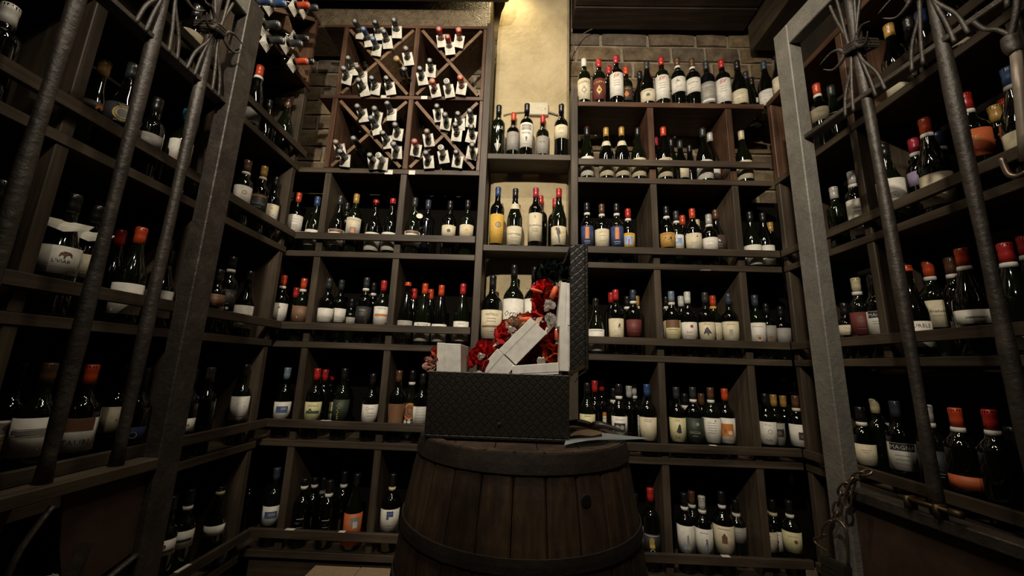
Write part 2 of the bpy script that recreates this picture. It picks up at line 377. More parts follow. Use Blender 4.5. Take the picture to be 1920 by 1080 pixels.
# side racks
XL0, XL1 = -1.50, -1.19
RW = rack('long wooden wine rack along the left wall behind the left gate', (-1.34, 1.1, 0))
Ws = {4: 1.0, 3: .552, 2: .087, 1: -.371, 0: -.838}
ya, yb = .05, 1.85
for k, z in Ws.items():
    part(RW, 'shelf', XL0, XL1, ya, yb, Z(z-TS), Z(z))
    part(RW, 'rail', XL1+.001, XL1+.02, ya, yb+.02, Z(z+.093-.036), Z(z+.093))
part(RW, 'shelf', XL0, XL1, ya, yb, Z(1.44), Z(1.468), WO)
wv = [1.44, 1.0, .552, .087, -.371, -.838]
for i in range(5):
    for yy in (.435, .885, 1.335, 1.82):
        part(RW, 'divider', XL0, XL1-.004, yy-.015, yy+.015, Z(wv[i+1]), Z(wv[i]-(TS if i else 0)))
part(RW, 'plinth', XL1-.045, XL1-.02, ya, yb, 0, Z(-.868)); part(RW, 'foot', XL0, XL1-.05, 1.0, 1.05, 0, Z(-.868)); part(RW, 'foot', XL0, XL1-.05, .2, .25, 0, Z(-.868))
RY = rack('reddish diamond wine rack topping the left wall rack', (-1.34, 1.4, Z(1.468)))
part(RY, 'top_board', XL0, XL1, .9, 1.85, Z(1.872), Z(1.89), WO)
for yy in (.92, 1.33, 1.82): part(RY, 'divider', XL0, XL1, yy-.012, yy+.012, Z(1.469), Z(1.872), WO)
for (y0_, y1_) in ((.932, 1.318), (1.342, 1.808)):
    for k in range(2):
        bm = bmesh.new(); A = Vector((0, y0_+.012, Z(1.486))); B = Vector((0, y1_-.012, Z(1.86)))
        if k: A.z, B.z = B.z, A.z
        L = B-A; nn = Vector((0, L.z, -L.y)).normalized()*.009
        for s0, s1 in ([(0, 1)] if k == 0 else [(0, .475), (.525, 1)]):
            a, b = A+L*s0, A+L*s1
            vs = [bm.verts.new((x, c.y, c.z)) for c in (a-nn, a+nn, b+nn, b-nn) for x in (XL0, XL1-.003)]
            for f in ((0, 2, 4, 6), (1, 7, 5, 3), (0, 1, 3, 2), (2, 3, 5, 4), (4, 5, 7, 6), (6, 7, 1, 0)): bm.faces.new([vs[i] for i in f])
        obj('cross_board', bm, WC, RY)
XR0, XR1 = 1.305, 1.62
RS = rack('long wooden wine rack along the right wall behind the right gate', (1.46, 1.1, 0))
yb2 = 1.895
for k, z in Rs.items():
    part(RS, 'shelf', XR0, XR1, ya, yb2, Z(z-TS), Z(z), WO if k == 5 else None)
    if k < 5:
        rz = {4: 1.093, 3: .609, 2: .155, 1: -.324, 0: -.775}[k]
        if k == 4: part(RS, 'rail', XR0-.02, XR0-.001, ya, 1.40, Z(rz-.036), Z(rz))
        else: part(RS, 'rail', XR0-.02, XR0-.001, ya, yb2-.02, Z(rz-.036), Z(rz))
for i in range(5):
    for yy in ((.435, .91, 1.88) if i == 4 - 1 else (.435, .91, 1.42, 1.88)):
        part(RS, 'divider', XR0+.004, XR1, yy-.015, yy+.015, Z(rv[i+1]), Z(rv[i]-TS), WO if i == 0 else WD)
part(RS, 'plinth', XR0+.02, XR0+.045, ya, yb2, 0, Z(-.898)); part(RS, 'foot', XR0+.06, XR1, 1.0, 1.05, 0, Z(-.898)); part(RS, 'foot', XR0+.06, XR1, .2, .25, 0, Z(-.898))

# ------------------------------------------------------------------ bottles
ORD = ['', 'first', 'second', 'third', 'fourth', 'fifth', 'sixth', 'seventh', 'eighth', 'ninth', 'tenth', 'eleventh', 'twelfth', 'thirteenth', 'fourteenth', 'fifteenth', 'sixteenth', 'seventeenth', 'eighteenth', 'nineteenth', 'twentieth']
def profile(t, h, R):
    if t == 'B': s = [(R*.80, 0), (R*.97, .003), (R, .010), (R, .60*h), (R*.985, .635*h), (R*.90, .67*h), (R*.68, .705*h), (R*.49, .735*h), (.0155, .775*h), (.0142, .83*h)]
    elif t == 'G': s = [(R*.80, 0), (R*.97, .003), (R, .010), (R, .45*h), (R*.97, .50*h), (R*.86, .56*h), (R*.70, .62*h), (R*.55, .68*h), (.0175, .75*h), (.0145, .82*h)]
    elif t == 'M': s = [(R*.80, 0), (R*.97, .003), (R, .010), (R, .57*h), (R*.96, .615*h), (R*.80, .66*h), (R*.55, .70*h), (.020, .735*h), (.0165, .80*h)]
    else: s = [(R*.80, 0), (R*.97, .003), (R, .010), (R, .40*h), (R*.95, .48*h), (R*.84, .57*h), (R*.68, .67*h), (.0205, .76*h), (.0150, .84*h)]
    rn = .0165 if t == 'M' else .0142
    return s+[(rn, h-.018), (rn+.0016, h-.016), (rn+.0016, h-.004), (rn, h-.001), (0, h-.001)], rn
def rad_at(prof, z):
    for (r1, z1_), (r2, z2_) in zip(prof, prof[1:]):
        if z1_ <= z <= z2_: return r1+(r2-r1)*(z-z1_)/max(1e-6, z2_-z1_)
    return prof[-2][0]
def patch(bm, r, z0_, z1_, half, t=.0007, n=12, topcurve=0):
    vo = []
    for i in range(n+1):
        a = -half+2*half*i/n; tc = topcurve*(1-(2*i/n-1)**2)
        vo.append([bm.verts.new((q*math.sin(a), -q*math.cos(a), z)) for q, z in ((r+t, z0_), (r+t, z1_+tc), (r, z1_+tc), (r, z0_))])
    for a, b in zip(vo, vo[1:]):
        for k in range(4): bm.faces.new((a[k], b[k], b[(k+1) % 4], a[(k+1) % 4]))
    bm.faces.new(vo[0]); bm.faces.new(vo[-1])
def printer(bm, r, slots, mats, items, zc_, hw, hh):
    def mi(c):
        if c not in slots: slots.append(c); mats.append(mink(c))
        return slots.index(c)
    lift = [0]
    def P(x, z): q = r+lift[0]; return bm.verts.new((q*math.sin(x/r), -q*math.cos(x/r), z))
    for it in items:
        k = it[0]; lift[0] = min(lift[0]+.00018, .0012)
        if k == 't':
            _, s, cx, cz, hf, col = it[:6]; sh = it[6] if len(it) > 6 else 0
            v, f, w = text_geo(s); sc_ = hf*2*hh
            if w*sc_ > 2*hw*.92: sc_ = 2*hw*.92/w
            vv = [P(cx*hw+(a+sh*b)*sc_, zc_+cz*hh+b*sc_) for a, b in v]
            for q in f:
                try: ff = bm.faces.new([vv[i] for i in q]); ff.material_index = mi(col)
                except ValueError: pass
        elif k in 'rl':
            if k == 'l': _, cx, cz, w, col = it; h_ = .016
            else: _, cx, cz, w, h_, col = it
            x0, x1 = (cx-w)*hw, (cx+w)*hw; za, zb = zc_+(cz-h_)*hh, zc_+(cz+h_)*hh
            n = max(1, int((x1-x0)/.006)); pr = None
            for i in range(n+1):
                x = x0+(x1-x0)*i/n; q = (P(x, za), P(x, zb))
                if pr: bm.faces.new((pr[0], q[0], q[1], pr[1])).material_index = mi(col)
                pr = q
        elif k in 'do':
            _, cx, cz, rr, col = it[:5]; asp = it[5] if len(it) > 5 else 1; R_ = rr*hw; n = 14
            inner = R_*(.78 if k == 'o' else .5)
            A = [P(cx*hw+R_*math.cos(2*PI*i/n), zc_+cz*hh+asp*R_*math.sin(2*PI*i/n)) for i in range(n)]
            B = [P(cx*hw+inner*math.cos(2*PI*i/n), zc_+cz*hh+asp*inner*math.sin(2*PI*i/n)) for i in range(n)]
            for i in range(n): bm.faces.new((A[i], A[(i+1) % n], B[(i+1) % n], B[i])).material_index = mi(col)
            if k == 'd': bm.faces.new(B).material_index = mi(col)
        elif k == 'p':
            _, pts, col = it
            vv = [P(a*hw, zc_+b*hh) for a, b in pts]
            bm.faces.new(vv).material_index = mi(col)
COUNT = 0
def bottle(loc, rz, t, h, R, cap, lab, deco, band, label, group, neck=None, capl=.055, neckdeco=None, glass=None, collar=False):
    global COUNT; COUNT += 1
    prof, rn = profile(t, h, R)
    bm = bmesh.new(); lathe(bm, [(0, 0)]+prof, 20)
    g = glass or (M_GLASS, M_GLASS2, M_GLASS)[COUNT % 3]
    b = obj('wine_bottle', bm, g, None, smooth=True)
    b.location = loc; b.rotation_euler = (0, 0, rz); tag(b, label, 'wine bottle', group)
    if cap:
        bm = bmesh.new(); cl = capl*(1.25 if t == 'M' else 1)
        zs = [h-cl, h-cl*.6, h-.019, h-.017, h-.002, h+.0006]
        lathe(bm, [(rad_at(prof, zs[0])+.0003, zs[0])]+[(rad_at(prof, z)+.0011, z) for z in zs[:-1]]+[(rn*.92, zs[-1]), (0, zs[-1])], 16)
        obj('capsule', bm, mcap(cap), b, False, True)
    if band:
        bm = bmesh.new(); zb = h-capl-.002; r_ = max(rad_at(prof, zb), rad_at(prof, zb-.014))
        lathe(bm, [(r_-.002, zb-.014), (r_+.0016, zb-.014), (rad_at(prof, zb)+.0016, zb), (r_-.003, zb)], 16)
        obj('neck_band', bm, mlab(band if isinstance(band, str) else 'W'), b, False, True)
    if neck:                                          # small label round the shoulder
        bm = bmesh.new(); za, zb = .655*h, .725*h; n = 10; vo = []
        for i in range(n+1):
            a = -1.35+2.7*i/n; dz = .010*math.cos(a)
            vo.append([bm.verts.new((q*math.sin(a), -q*math.cos(a), z)) for q, z in ((rad_at(prof, za-dz)+.0015, za-dz), (rad_at(prof, zb)+.0015, zb))])
        for a_, b_ in zip(vo, vo[1:]): bm.faces.new((a_[0], b_[0], b_[1], a_[1]))
        o = obj('neck_label', bm, mlab(neck), b, False, True)
    if collar:                                        # folded paper tag hung over the neck
        bm = bmesh.new(); zz = .80*h; w_ = R*1.2
        pts = [(-w_, -.012, zz-.010), (w_, -.012, zz-.016), (w_*.85, -R*.95, zz-.036), (0, -R*1.1, zz-.050), (-w_*.95, -R*.95, zz-.033)]
        lo = [bm.verts.new(p) for p in pts]; hi = [bm.verts.new((p[0], p[1], p[2]+.001)) for p in pts]
        bm.faces.new(lo); bm.faces.new(hi)
        for i in range(5): bm.faces.new((lo[i], lo[(i+1) % 5], hi[(i+1) % 5], hi[i]))
        obj('paper_tag', bm, M_PAPER, b, False)
    if lab:
        za, zb, col = lab; za = max(za, .006); zb = min(zb, .60*h if t in 'BM' else (.545*h if t == 'G' else .43*h))
        half = 1.32
        bm = bmesh.new(); patch(bm, R+.0002, za, zb, half); lo = obj('label', bm, mlab(col), b, False, True)
        bm = bmesh.new(); hh = (zb-za)/2; mats, slots = [], []
        items = deco
        if not items: items = [('l', 0, .45, .45, 'g'), ('l', 0, .25, .3, 'g'), ('l', 0, -.5, .35, 'g')]
        printer(bm, R+.0014, slots, mats, items, (za+zb)/2, R, hh)
        if len(bm.faces): obj('label_print', bm, mats, lo, False)
        else: bm.free()
    elif deco:
        bm = bmesh.new(); mats, slots = [], []
        printer(bm, R+.0009, slots, mats, deco, .28*h, R, .25*h); obj('label_print', bm, mats, b, False)
    return b
T3 = [('l', 0, .55, .5, 'g'), ('l', 0, -.35, .4, 'g'), ('l', 0, -.55, .3, 'g')]
def tx(s, cz=.2, h=.2, c='k', sh=0): return ('t', s, 0, cz, h, c, sh)
LN = lambda *zs: [('l', 0, z, .42, 'g') for z in zs]
SCRIPT = [('t', 'Elf', 0, .72, .2, 'r', .3)]+LN(.3, .1, -.1)
# each entry: x and y of the capsule top in the photo, bottle type, capsule, label (top y, bottom y, colour), print, look, options
ROWS = {}
ROWS['C3'] = [
 (936, 199, 'B', 'K', None, [('t', 'VALE', 0, .95, .16, 'w'), ('p', [(-.5, -.3), (-.05, -.9), (-.02, -.2)], 'g'), ('p', [(.5, -.3), (.05, -.9), (.02, -.2)], 'g'), ('p', [(-.2, .1), (0, -.9), (.2, .1), (0, -.1)], 'w')], 'etched leaf', {}),
 (963.6, 209, 'B', 'O', (247, 281, 'G'), T3, '', {'back': 1}),
 (988.6, 193, 'B', 'K', (230, 276, 'W'), [('r', 0, .62, .75, .22, 'g'), ('l', 0, .62, .7, 'w'), ('t', 'MICHEL', 0, .15, .1, 'k'), ('d', 0, -.25, .14, 'k'), ('p', [(-.12, -.25), (.12, -.25), (.06, -.5), (-.06, -.5)], 'k'), ('l', 0, -.75, .4, 'g')], 'building picture', {}),
 (1018, 217.5, 'B', 'R', (255, 288, 'G'), [('t', 'H H', 0, .3, .16, 'k')]+LN(-.2, -.4), '', {'back': 1}),
 (1052.5, 196, 'B', 'K', (234, 259, 'C'), [('t', '1881', 0, -.3, .2, 'g')]+LN(.5, .3), '', {})]
ROWS['C2'] = [
 (934.5, 352, 'B', 'B', (401, 456, 'Y'), [('o', .2, .25, .42, 'n'), ('d', .2, .25, .25, 'g')], 'round emblem', {}),
 (967, 355, 'G', 'K', (424, 459, 'C'), [tx('POMMARD', .15, .17)]+LN(-.25, -.6), 'domed label', {'neck': 'C'}),
 (1005, 353, 'B', 'P', (399, 452, 'C'), [tx('Fontalloro', .12, .17), ('t', 'B', 0, .7, .12, 'g')]+LN(-.15, -.3), '', {}),
 (1014, 368, 'B', 'R', None, None, '', {'back': 1}),
 (1048, 353.6, 'G', 'R', (424, 459, 'C'), [('p', [(-.3, .75), (.05, .8), (.25, .3), (.1, .0), (.25, -.9), (.05, -.9), (-.1, -.1), (-.25, .2)], 'k'), ('d', -.25, .7, .18, 'n'), ('p', [(.2, .2), (.7, .5), (.75, .35), (.3, .05)], 'y')], 'dancing figure', {}),
 (1041, 373, 'B', 'R', None, None, '', {'back': 1})]
ROWS['C1'] = [
 (924, 517.6, 'M', 'K', (581, 635, 'C'), [tx('CASTELLO', .68, .1), ('r', 0, -.16, .98, .06, 'n')]+LN(.4, .2, -.5, -.65), 'brown band', {'R': .054}),
 (965, 495, 'M', 'K', (560, 640, 'W'), [tx('Ornus', .3, .22, 'k', .2)], '', {'R': .054}),
 (1003, 495.6, 'M', 'K', (560, 640, 'W'), [tx('Ornus', .3, .22, 'k', .2)], '', {'R': .054})]
ROWS['L3'] = [
 (563, 351.5, 'B', 'O', (397, 435, 'W'), LN(.5, .2, -.2, -.4), '', {}),
 (596.7, 370, 'G', 'B', (431, 460, 'W'), LN(-.5), '', {}),
 (636.7, 368, 'G', 'D', (430, 460, 'W'), [('r', 0, .8, .98, .16, 'n')], 'red-topped', {}),
 (652, 381, 'B', 'K', None, None, '', {'back': 1}),
 (669.8, 364, 'B', 'G', (408, 438, 'C'), [tx('Collezione', .75, .16, 'g'), ('p', [(-.9, -.98), (-.9, -.2), (-.3, .0), (.3, .45), (.9, .35), (.9, -.98)], 's'), ('r', 0, -.62, .36, .34, 'b'), ('r', 0, -.66, .26, .28, 'o')], 'blue picture', {}),
 (706, 376, 'G', 'R', (436, 469.5, 'W'), [tx('FUSO', -.3, .2, 'g'), ('l', 0, -.6, .4, 'g')], '', {'capl': .030}),
 (737.4, 373.5, 'G', 'R', (436, 469.5, 'W'), [tx('FUSO', -.3, .2, 'g'), ('l', 0, -.6, .4, 'g')], '', {'capl': .030}),
 (777.7, 372, 'G', 'D', (433, 461, 'W'), [('r', 0, .8, .98, .16, 'n')], 'hanging tag', {'ntag': 1}),
 (804.5, 370, 'B', 'L', None, [('t', 'Jo', -.1, .15, .42, 'w', .3), ('p', [(-.8, .9), (-.72, .9), (.5, -.2), (.42, -.2)], 'g')], 'white script', {'glass': 1}),
 (845, 378, 'B', 'K', (422, 444, 'C'), [('d', 0, .0, .25, 'k')], 'dark disc', {}),
 (878, 376.6, 'B', 'K', (421, 445, 'C'), [('d', 0, .0, .28, 'y'), ('p', [(0, .45), (.28, .0), (0, -.45)], 'o')], 'gold disc', {})]
ROWS['L2'] = [
 (533.8, 515, 'B', 'O', (568.6, 602, 'W'), [('d', 0, .5, .15, 'g')]+LN(-.4, -.6), '', {'band': 1}),
 (557, 540, 'B', 'R', None, None, '', {'back': 1}),
 (571.5, 523, 'B', 'O', (574, 603, 'N'), [('p', [(-.4, -.4), (.35, .4), (.4, .1), (-.2, -.6)], 'g')], '', {'band': 1}),
 (614.7, 523, 'B', 'D', (578, 604, 'W'), [tx('polesco', -.25, .3, 'g')], '', {}),
 (642, 525, 'B', 'D', (578.5, 604.5, 'W'), [tx('polesco', -.25, .3, 'g')], '', {}),
 (660, 568, 'B', 'K', (595, 608, 'G'), None, 'short', {'back': 1}),
 (690, 510, 'B', 'D', (575, 607, 'K'), [('t', 'Cuma', -.2, .6, .14, 'w'), ('l', -.2, .2, .3, 'g'), ('l', -.2, 0, .3, 'g')]+[('d', .35+.1*math.sin(i*2.1), -.9+i*.16, .035, 'o') for i in range(11)], '', {'band': 1}),
 (702, 531, 'B', 'K', None, None, '', {'back': 1, 'band': 1}),
 (721, 527, 'B', 'R', (575, 609, 'W'), [('r', 0, .05, .9, .12, 'o'), ('p', [(-.9, -.5), (-.4, -.1), (.2, -.5), (.9, -.2), (.9, -.75), (-.9, -.75)], 'g'), tx('GIARDINI', .8, .12, 'g')], 'orange band', {}),
 (765.8, 530, 'F', 'O', (601, 635, 'G'), T3, '', {'capl': .02}),
 (777.7, 542, 'F', 'R', None, None, '', {'back': 1}),
 (798, 532.5, 'F', 'O', (605, 640, 'W'), [tx('GAUDENZI', .8, .13, 'k')]+LN(-.4, -.55), '', {'R': .042}),
 (808.6, 543, 'F', 'O', None, None, '', {'back': 1}),
 (828.7, 535.6, 'F', 'O', (608, 641, 'W'), LN(.75, -.4), '', {}),
 (869, 533, 'F', 'R', (602.7, 640, 'W'), LN(.75, -.4, -.6), '', {'R': .040})]
ROWS['L1'] = [
 (540.5, 689.7, 'B', 'U', (754, 786, 'W'), [('r', 0, .1, .7, .38, 'b'), ('r', .2, .2, .3, .15, 'g'), ('l', 0, -.6, .5, 'g')], 'dark picture', {}),
 (589.4, 691, 'B', 'R', (754, 789, 'L'), [tx('CASTELLO', .6, .12, 'n'), ('r', 0, -.1, .8, .14, 'e'), ('p', [(-.6, 0), (-.3, .35), (0, 0)], 'e')]+LN(-.6), 'vineyard picture', {}),
 (602.5, 693, 'B', 'R', None, None, '', {'back': 1}),
 (620, 693, 'B', 'R', (754, 789, 'L'), [tx('CASTELLO', .6, .12, 'n'), ('r', 0, -.1, .8, .14, 'e'), ('p', [(-.6, 0), (-.3, .35), (0, 0)], 'e')]+LN(-.6), 'vineyard picture', {}),
 (632, 693, 'B', 'R', None, None, '', {'back': 1}),
 (647.7, 691, 'B', 'K', (750, 789, 'E'), [('d', -.3+.12*math.sin(i*3), -.8+i*.2, .07, 'y') for i in range(8)], 'gold dots', {}),
 (700.6, 701, 'B', 'K', (759, 794, 'W'), [('o', -.3, .55, .18, 'g'), ('l', .2, .55, .3, 'g'), ('l', .1, .1, .4, 'g'), ('l', .1, -.2, .4, 'g')], '', {}),
 (743.4, 695, 'B', 'N', (758, 795.6, 'N'), [tx('AZZURRO', .3, .1, 'o')]+[('r', 0, 0, .98, .98, 'n')], '', {}),
 (774.7, 695, 'G', 'K', (756, 797, 'K'), [('d', 0, .22, .82, 'n', 1.25), ('o', 0, .22, .78, 'o', 1.25), ('t', '170', 0, .22, .26, 'o', .2)]+[('p', [(x-.24, -.72), (x, -.45), (x+.24, -.72), (x, -.99)], 'w') for x in (-.5, 0, .5)], 'round medallion', {'band': 1}),
 (794, 701, 'B', 'K', (763, 799, 'W'), [('l', 0, .9-.16*i, .7, 'k') for i in range(11)], '', {})]
ROWS['L0'] = [
 (473, 884, 'B', 'K', None, None, '', {'back': 1}),
 (521, 877, 'B', 'L', (950, 986, 'W'), [('r', 0, .1, .7, .36, 'b'), ('r', .1, .15, .4, .15, 'g'), ('l', 0, -.6, .5, 'g')], 'dark picture', {}),
 (573, 897, 'B', 'K', None, [('l', 0, .6, .4, 'w'), ('l', 0, .1, .3, 'g'), ('d', -.3, -.8, .1, 'g')], '', {'band': 1, 'capl': .03}),
 (592, 895, 'B', 'K', None, None, '', {'back': 1, 'band': 1, 'capl': .03}),
 (608.5, 897, 'B', 'K', None, None, '', {'back': 1, 'band': 1}),
 (620, 900, 'B', 'K', None, [('l', 0, .6, .4, 'w'), ('l', 0, .2, .3, 'g'), ('d', -.3, -.6, .1, 'g')], '', {'band': 1}),
 (647.7, 884, 'B', 'K', None, None, '', {'band': 1, 'back': 1}),
 (671, 888, 'G', 'K', (964, 1025, 'O'), [('r', .25, .5, .5, .28, 'g'), ('r', .3, .3, .25, .2, 'w')], 'grey picture', {}),
 (738, 888, 'B', 'K', (956, 998, 'W'), [('d', -.2+.22*(i % 3), .75-.24*(i//3), .14, 'b') for i in range(7)]+LN(-.4, -.6), 'blue grapes', {'band': 'L', 'R': .043})]
ROWS['R5'] = [
 (1094.7, 112, 'B', 'W', (147, 186, 'C'), [tx('COPPO', .62, .17, 'k'), ('p', [(0, .3), (.42, -.15), (0, -.6), (-.42, -.15)], 'g'), ('d', 0, -.15, .2, 'w')], 'diamond emblem', {'glass': 2}),
 (1122.5, 113, 'B', 'R', (147, 186, 'M'), [tx('COPPO', .62, .17, 'y'), ('p', [(0, .3), (.42, -.15), (0, -.6), (-.42, -.15)], 'y'), ('d', 0, -.15, .2, 'n')], 'gold diamond', {}),
 (1141.6, 126, 'B', 'R', None, None, '', {'back': 1}),
 (1154.6, 103, 'B', 'P', (136, 180, 'W'), SCRIPT, 'red script', {'R': .040}),
 (1173, 127, 'B', 'O', (162, 188, 'D'), [tx('COPPO', .62, .17, 'y'), ('p', [(0, .3), (.42, -.15), (0, -.6), (-.42, -.15)], 'o')], '', {'back': 1}),
 (1199, 136, 'G', 'K', None, None, '', {'back': 1}),
 (1212, 117, 'G', 'D', (167, 190, 'C'), [('d', 0, .0, .32, 'g'), ('d', 0, 0, .2, 'e'), ('l', 0, .7, .6, 'k')], 'round seal', {}),
 (1239, 109, 'B', 'R', (141, 185, 'W'), SCRIPT, 'red script', {'R': .040}),
 (1269, 110, 'B', 'N', (144, 172, 'W'), [('t', 'Ai', -.1, .45, .25, 'k', .3), ('p', [(-.5, .2), (-.1, .55), (.3, .3), (-.2, .1)], 'e')]+LN(-.2, -.4), '', {'band': 1, 'R': .040}),
 (1296.5, 112, 'B', 'N', (146, 173, 'W'), [tx('RISERVA', .3, .16, 'n')]+LN(-.1, -.4), '', {'band': 1, 'R': .040}),
 (1323, 117, 'B', 'D', (154, 193, 'G'), [tx('TIGNANO', .65, .14, 'w'), ('r', 0, -.2, .6, .22, 'g'), ('r', 0, -.75, .85, .1, 'w')]+LN(.4, .2), '', {'glass': 1, 'R': .040}),
 (1351.6, 114, 'B', 'R', (147, 191, 'W'), SCRIPT, 'red script', {'R': .040}),
 (1381, 116, 'G', 'K', (168, 194, 'C'), LN(.4, .2, -.3), '', {}),
 (1397, 136, 'G', 'D', None, None, '', {'back': 1}),
 (1408, 147, 'G', 'K', (185, 194, 'W'), None, '', {'back': 1}),
 (1431, 117, 'G', 'L', (168, 196, 'W'), LN(.5, .2, 0, -.3), '', {})]
ROWS['R4'] = [
 (1100.5, 241, 'F', 'K', (293, 329, 'W'), LN(.6, -.5), 'red-topped', {'dot': 1}),
 (1136, 241, 'G', 'G', (301, 329, 'C'), LN(-.5), '', {'neck': 'C'}),
 (1165, 240, 'G', 'G', (300, 329, 'C'), LN(-.6), '', {'neck': 'C'}),
 (1197.7, 241, 'G', 'K', (296, 330, 'C'), LN(.6, -.5), '', {}),
 (1228.5, 259, 'B', 'P', None, None, '', {'back': 1}),
 (1243, 240, 'G', 'O', (296, 331, 'C'), [tx('DOMAINE', .8, .12)]+LN(-.5), '', {}),
 (1257.7, 262, 'G', 'K', None, None, '', {'back': 1}),
 (1273, 244, 'G', 'D', (303, 333, 'C'), LN(-.5), '', {'R': .043}),
 (1288, 256, 'G', 'K', None, None, '', {'back': 1}),
 (1301, 263, 'G', 'K', None, None, '', {'back': 1}),
 (1316.6, 242, 'G', 'D', (300, 335, 'W'), LN(.6, -.5), '', {}),
 (1343.5, 246, 'G', 'S', (305, 336, 'W'), LN(-.5), '', {}),
 (1389, 247, 'G', 'C', (301, 335, 'C'), [('l', 0, .6, .5, 'k')]+LN(-.5), '', {})]
ROWS['R3'] = [
 (1100.5, 377, 'B', 'K', (423, 460, 'B'), [('r', 0, .25, .3, .6, 'o'), ('l', 0, -.6, .5, 'w'), ('l', 0, -.8, .4, 'g')], 'orange rectangle', {'band': 1, 'R': .033}),
 (1128, 384, 'B', 'N', (429, 462, 'C'), LN(.6, .2, -.4), '', {'band': 1}),
 (1155.6, 380, 'B', 'K', (424, 461, 'B'), [('r', 0, .25, .3, .6, 'o'), ('l', 0, -.6, .5, 'w'), ('l', 0, -.8, .4, 'g')], 'orange rectangle', {'band': 1, 'R': .034}),
 (1177, 392.6, 'B', 'R', (437, 463, 'Y'), [('r', 0, -.1, .62, .6, 's'), ('p', [(-.3, -.6), (-.1, .4), (.2, .4), (.3, -.6)], 'w'), ('r', 0, -.3, .1, .4, 'r'), ('l', 0, .8, .7, 'r')], 'colourful picture', {'band': 1, 'R': .034}),
 (1248.5, 388, 'B', 'K', (436, 463, 'Q'), [('p', [(-.6, -.2), (-.3, .4), (.1, .0), (.5, .5), (.6, -.4)], 'k'), ('l', 0, .8, .7, 'n')], 'black figures', {'band': 1}),
 (1267, 397, 'B', 'D', (440, 466, 'W'), [('r', 0, .1, .7, .4, 's'), ('d', -.2, .2, .25, 'w'), ('l', 0, -.7, .6, 'g')], 'blue picture', {'band': 1, 'R': .034}),
 (1279, 405, 'B', 'O', None, None, '', {'back': 1}),
 (1297, 392.6, 'B', 'O', (437, 467.5, 'C'), [('p', [(.3, .45), (.45, .75), (.5, .5)], 'k'), ('r', 0, -.65, .6, .16, 'g'), ('l', 0, -.2, .4, 'g')], '', {'R': .040}),
 (1306, 413, 'B', 'C', None, None, '', {'back': 1}),
 (1328, 403, 'B', 'S', (445, 468, 'W'), LN(.3, -.3), '', {'band': 1}),
 (1355, 393.5, 'G', 'N', (437, 468.5, 'D'), [('p', [(-.35, .1), (-.3, .4), (0, .45), (.2, .35), (.35, .2), (.25, .05), (.15, .15), (-.1, .15), (-.2, .05)], 'w'), tx('ALBO', -.3, .22, 'g'), ('l', 0, -.65, .5, 'g')], 'white animal', {'R': .043}),
 (1405, 398, 'G', 'K', (459, 496, 'W'), LN(-.6), '', {}),
 (1429, 400, 'G', 'K', (460, 497, 'W'), LN(-.6), '', {}),
 (1443, 418, 'B', 'G', None, None, '', {'back': 1})]
ROWS['R2'] = [
 (1117, 560, 'G', 'K', (617, 658, 'W'), [('l', 0, .85, .9, 'k'), ('l', 0, .1, .9, 'g')], '', {}),
 (1145.6, 549, 'B', 'R', None, None, '', {'back': 1}),
 (1154, 544, 'B', 'R', (597, 645, 'C'), [('p', [(.25, .35), (.35, .6), (.55, .55), (.4, .3)], 'k'), ('o', .4, .35, .2, 'g'), ('l', .1, -.35, .4, 'g')], '', {}),
 (1175.5, 556, 'B', 'K', None, None, '', {'back': 1, 'band': 1}),
 (1186.5, 544.7, 'B', 'L', (599, 631, 'M'), [('l', 0, .6, .5, 'n'), tx('BRUNELLO', .2, .12, 'n'), ('l', 0, -.4, .5, 'n')], '', {'band': 1}),
 (1206, 556, 'B', 'G', None, None, '', {'back': 1, 'band': 1}),
 (1216, 547, 'B', 'G', (602, 633, 'W'), [('d', .3, -.1, .14, 'g')]+LN(.5, -.6), '', {'band': 1}),
 (1248, 556, 'B', 'K', None, None, '', {'back': 1, 'band': 1}),
 (1258, 547, 'B', 'U', (600, 636, 'L'), [('r', 0, .6, .98, .4, 'n'), ('l', 0, .0, .6, 'k'), ('l', 0, -.5, .5, 'g')], 'brown top', {'band': 'C'}),
 (1276, 556, 'B', 'W', None, None, '', {'back': 1}),
 (1288, 548, 'B', 'W', (604, 636, 'W'), [('d', .3, .5, .2, 'r'), ('t', 'Rosso', 0, -.15, .13, 'r', .3), ('l', 0, -.6, .5, 'r')], 'red seal', {'capl': .06}),
 (1321, 549, 'B', 'D', (604, 637.5, 'C'), [tx('Campo', .8, .12, 'g'), ('p', [(-.5, -.4), (-.25, .2), (0, .45), (.2, .2), (.55, -.35), (.2, -.2), (.1, -.6), (-.1, -.2)], 'k'), ('l', 0, -.85, .6, 'g')], 'horseman drawing', {}),
 (1335.5, 555, 'B', 'O', (605, 638, 'C'), LN(.7, -.3, -.5), '', {'back': 1, 'band': 'Y'}),
 (1352, 560, 'B', 'K', None, None, '', {'back': 1}),
 (1371, 551.6, 'B', 'L', (603, 639, 'C'), [('r', 0, -.3, .2, .45, 'g'), ('l', 0, .7, .5, 'g')], '', {}),
 (1414, 554, 'B', 'L', (605, 642, 'W'), [('d', .1, -.6, .42, 'n'), ('o', .1, -.6, .34, 'w'), ('l', 0, .6, .6, 'g')], 'brown disc', {}),
 (1435, 570, 'B', 'K', (609, 642, 'G'), [('d', .2, -.5, .3, 'n')], '', {'back': 1}),
 (1462, 575, 'B', 'K', (615, 642, 'G'), None, '', {'back': 1})]
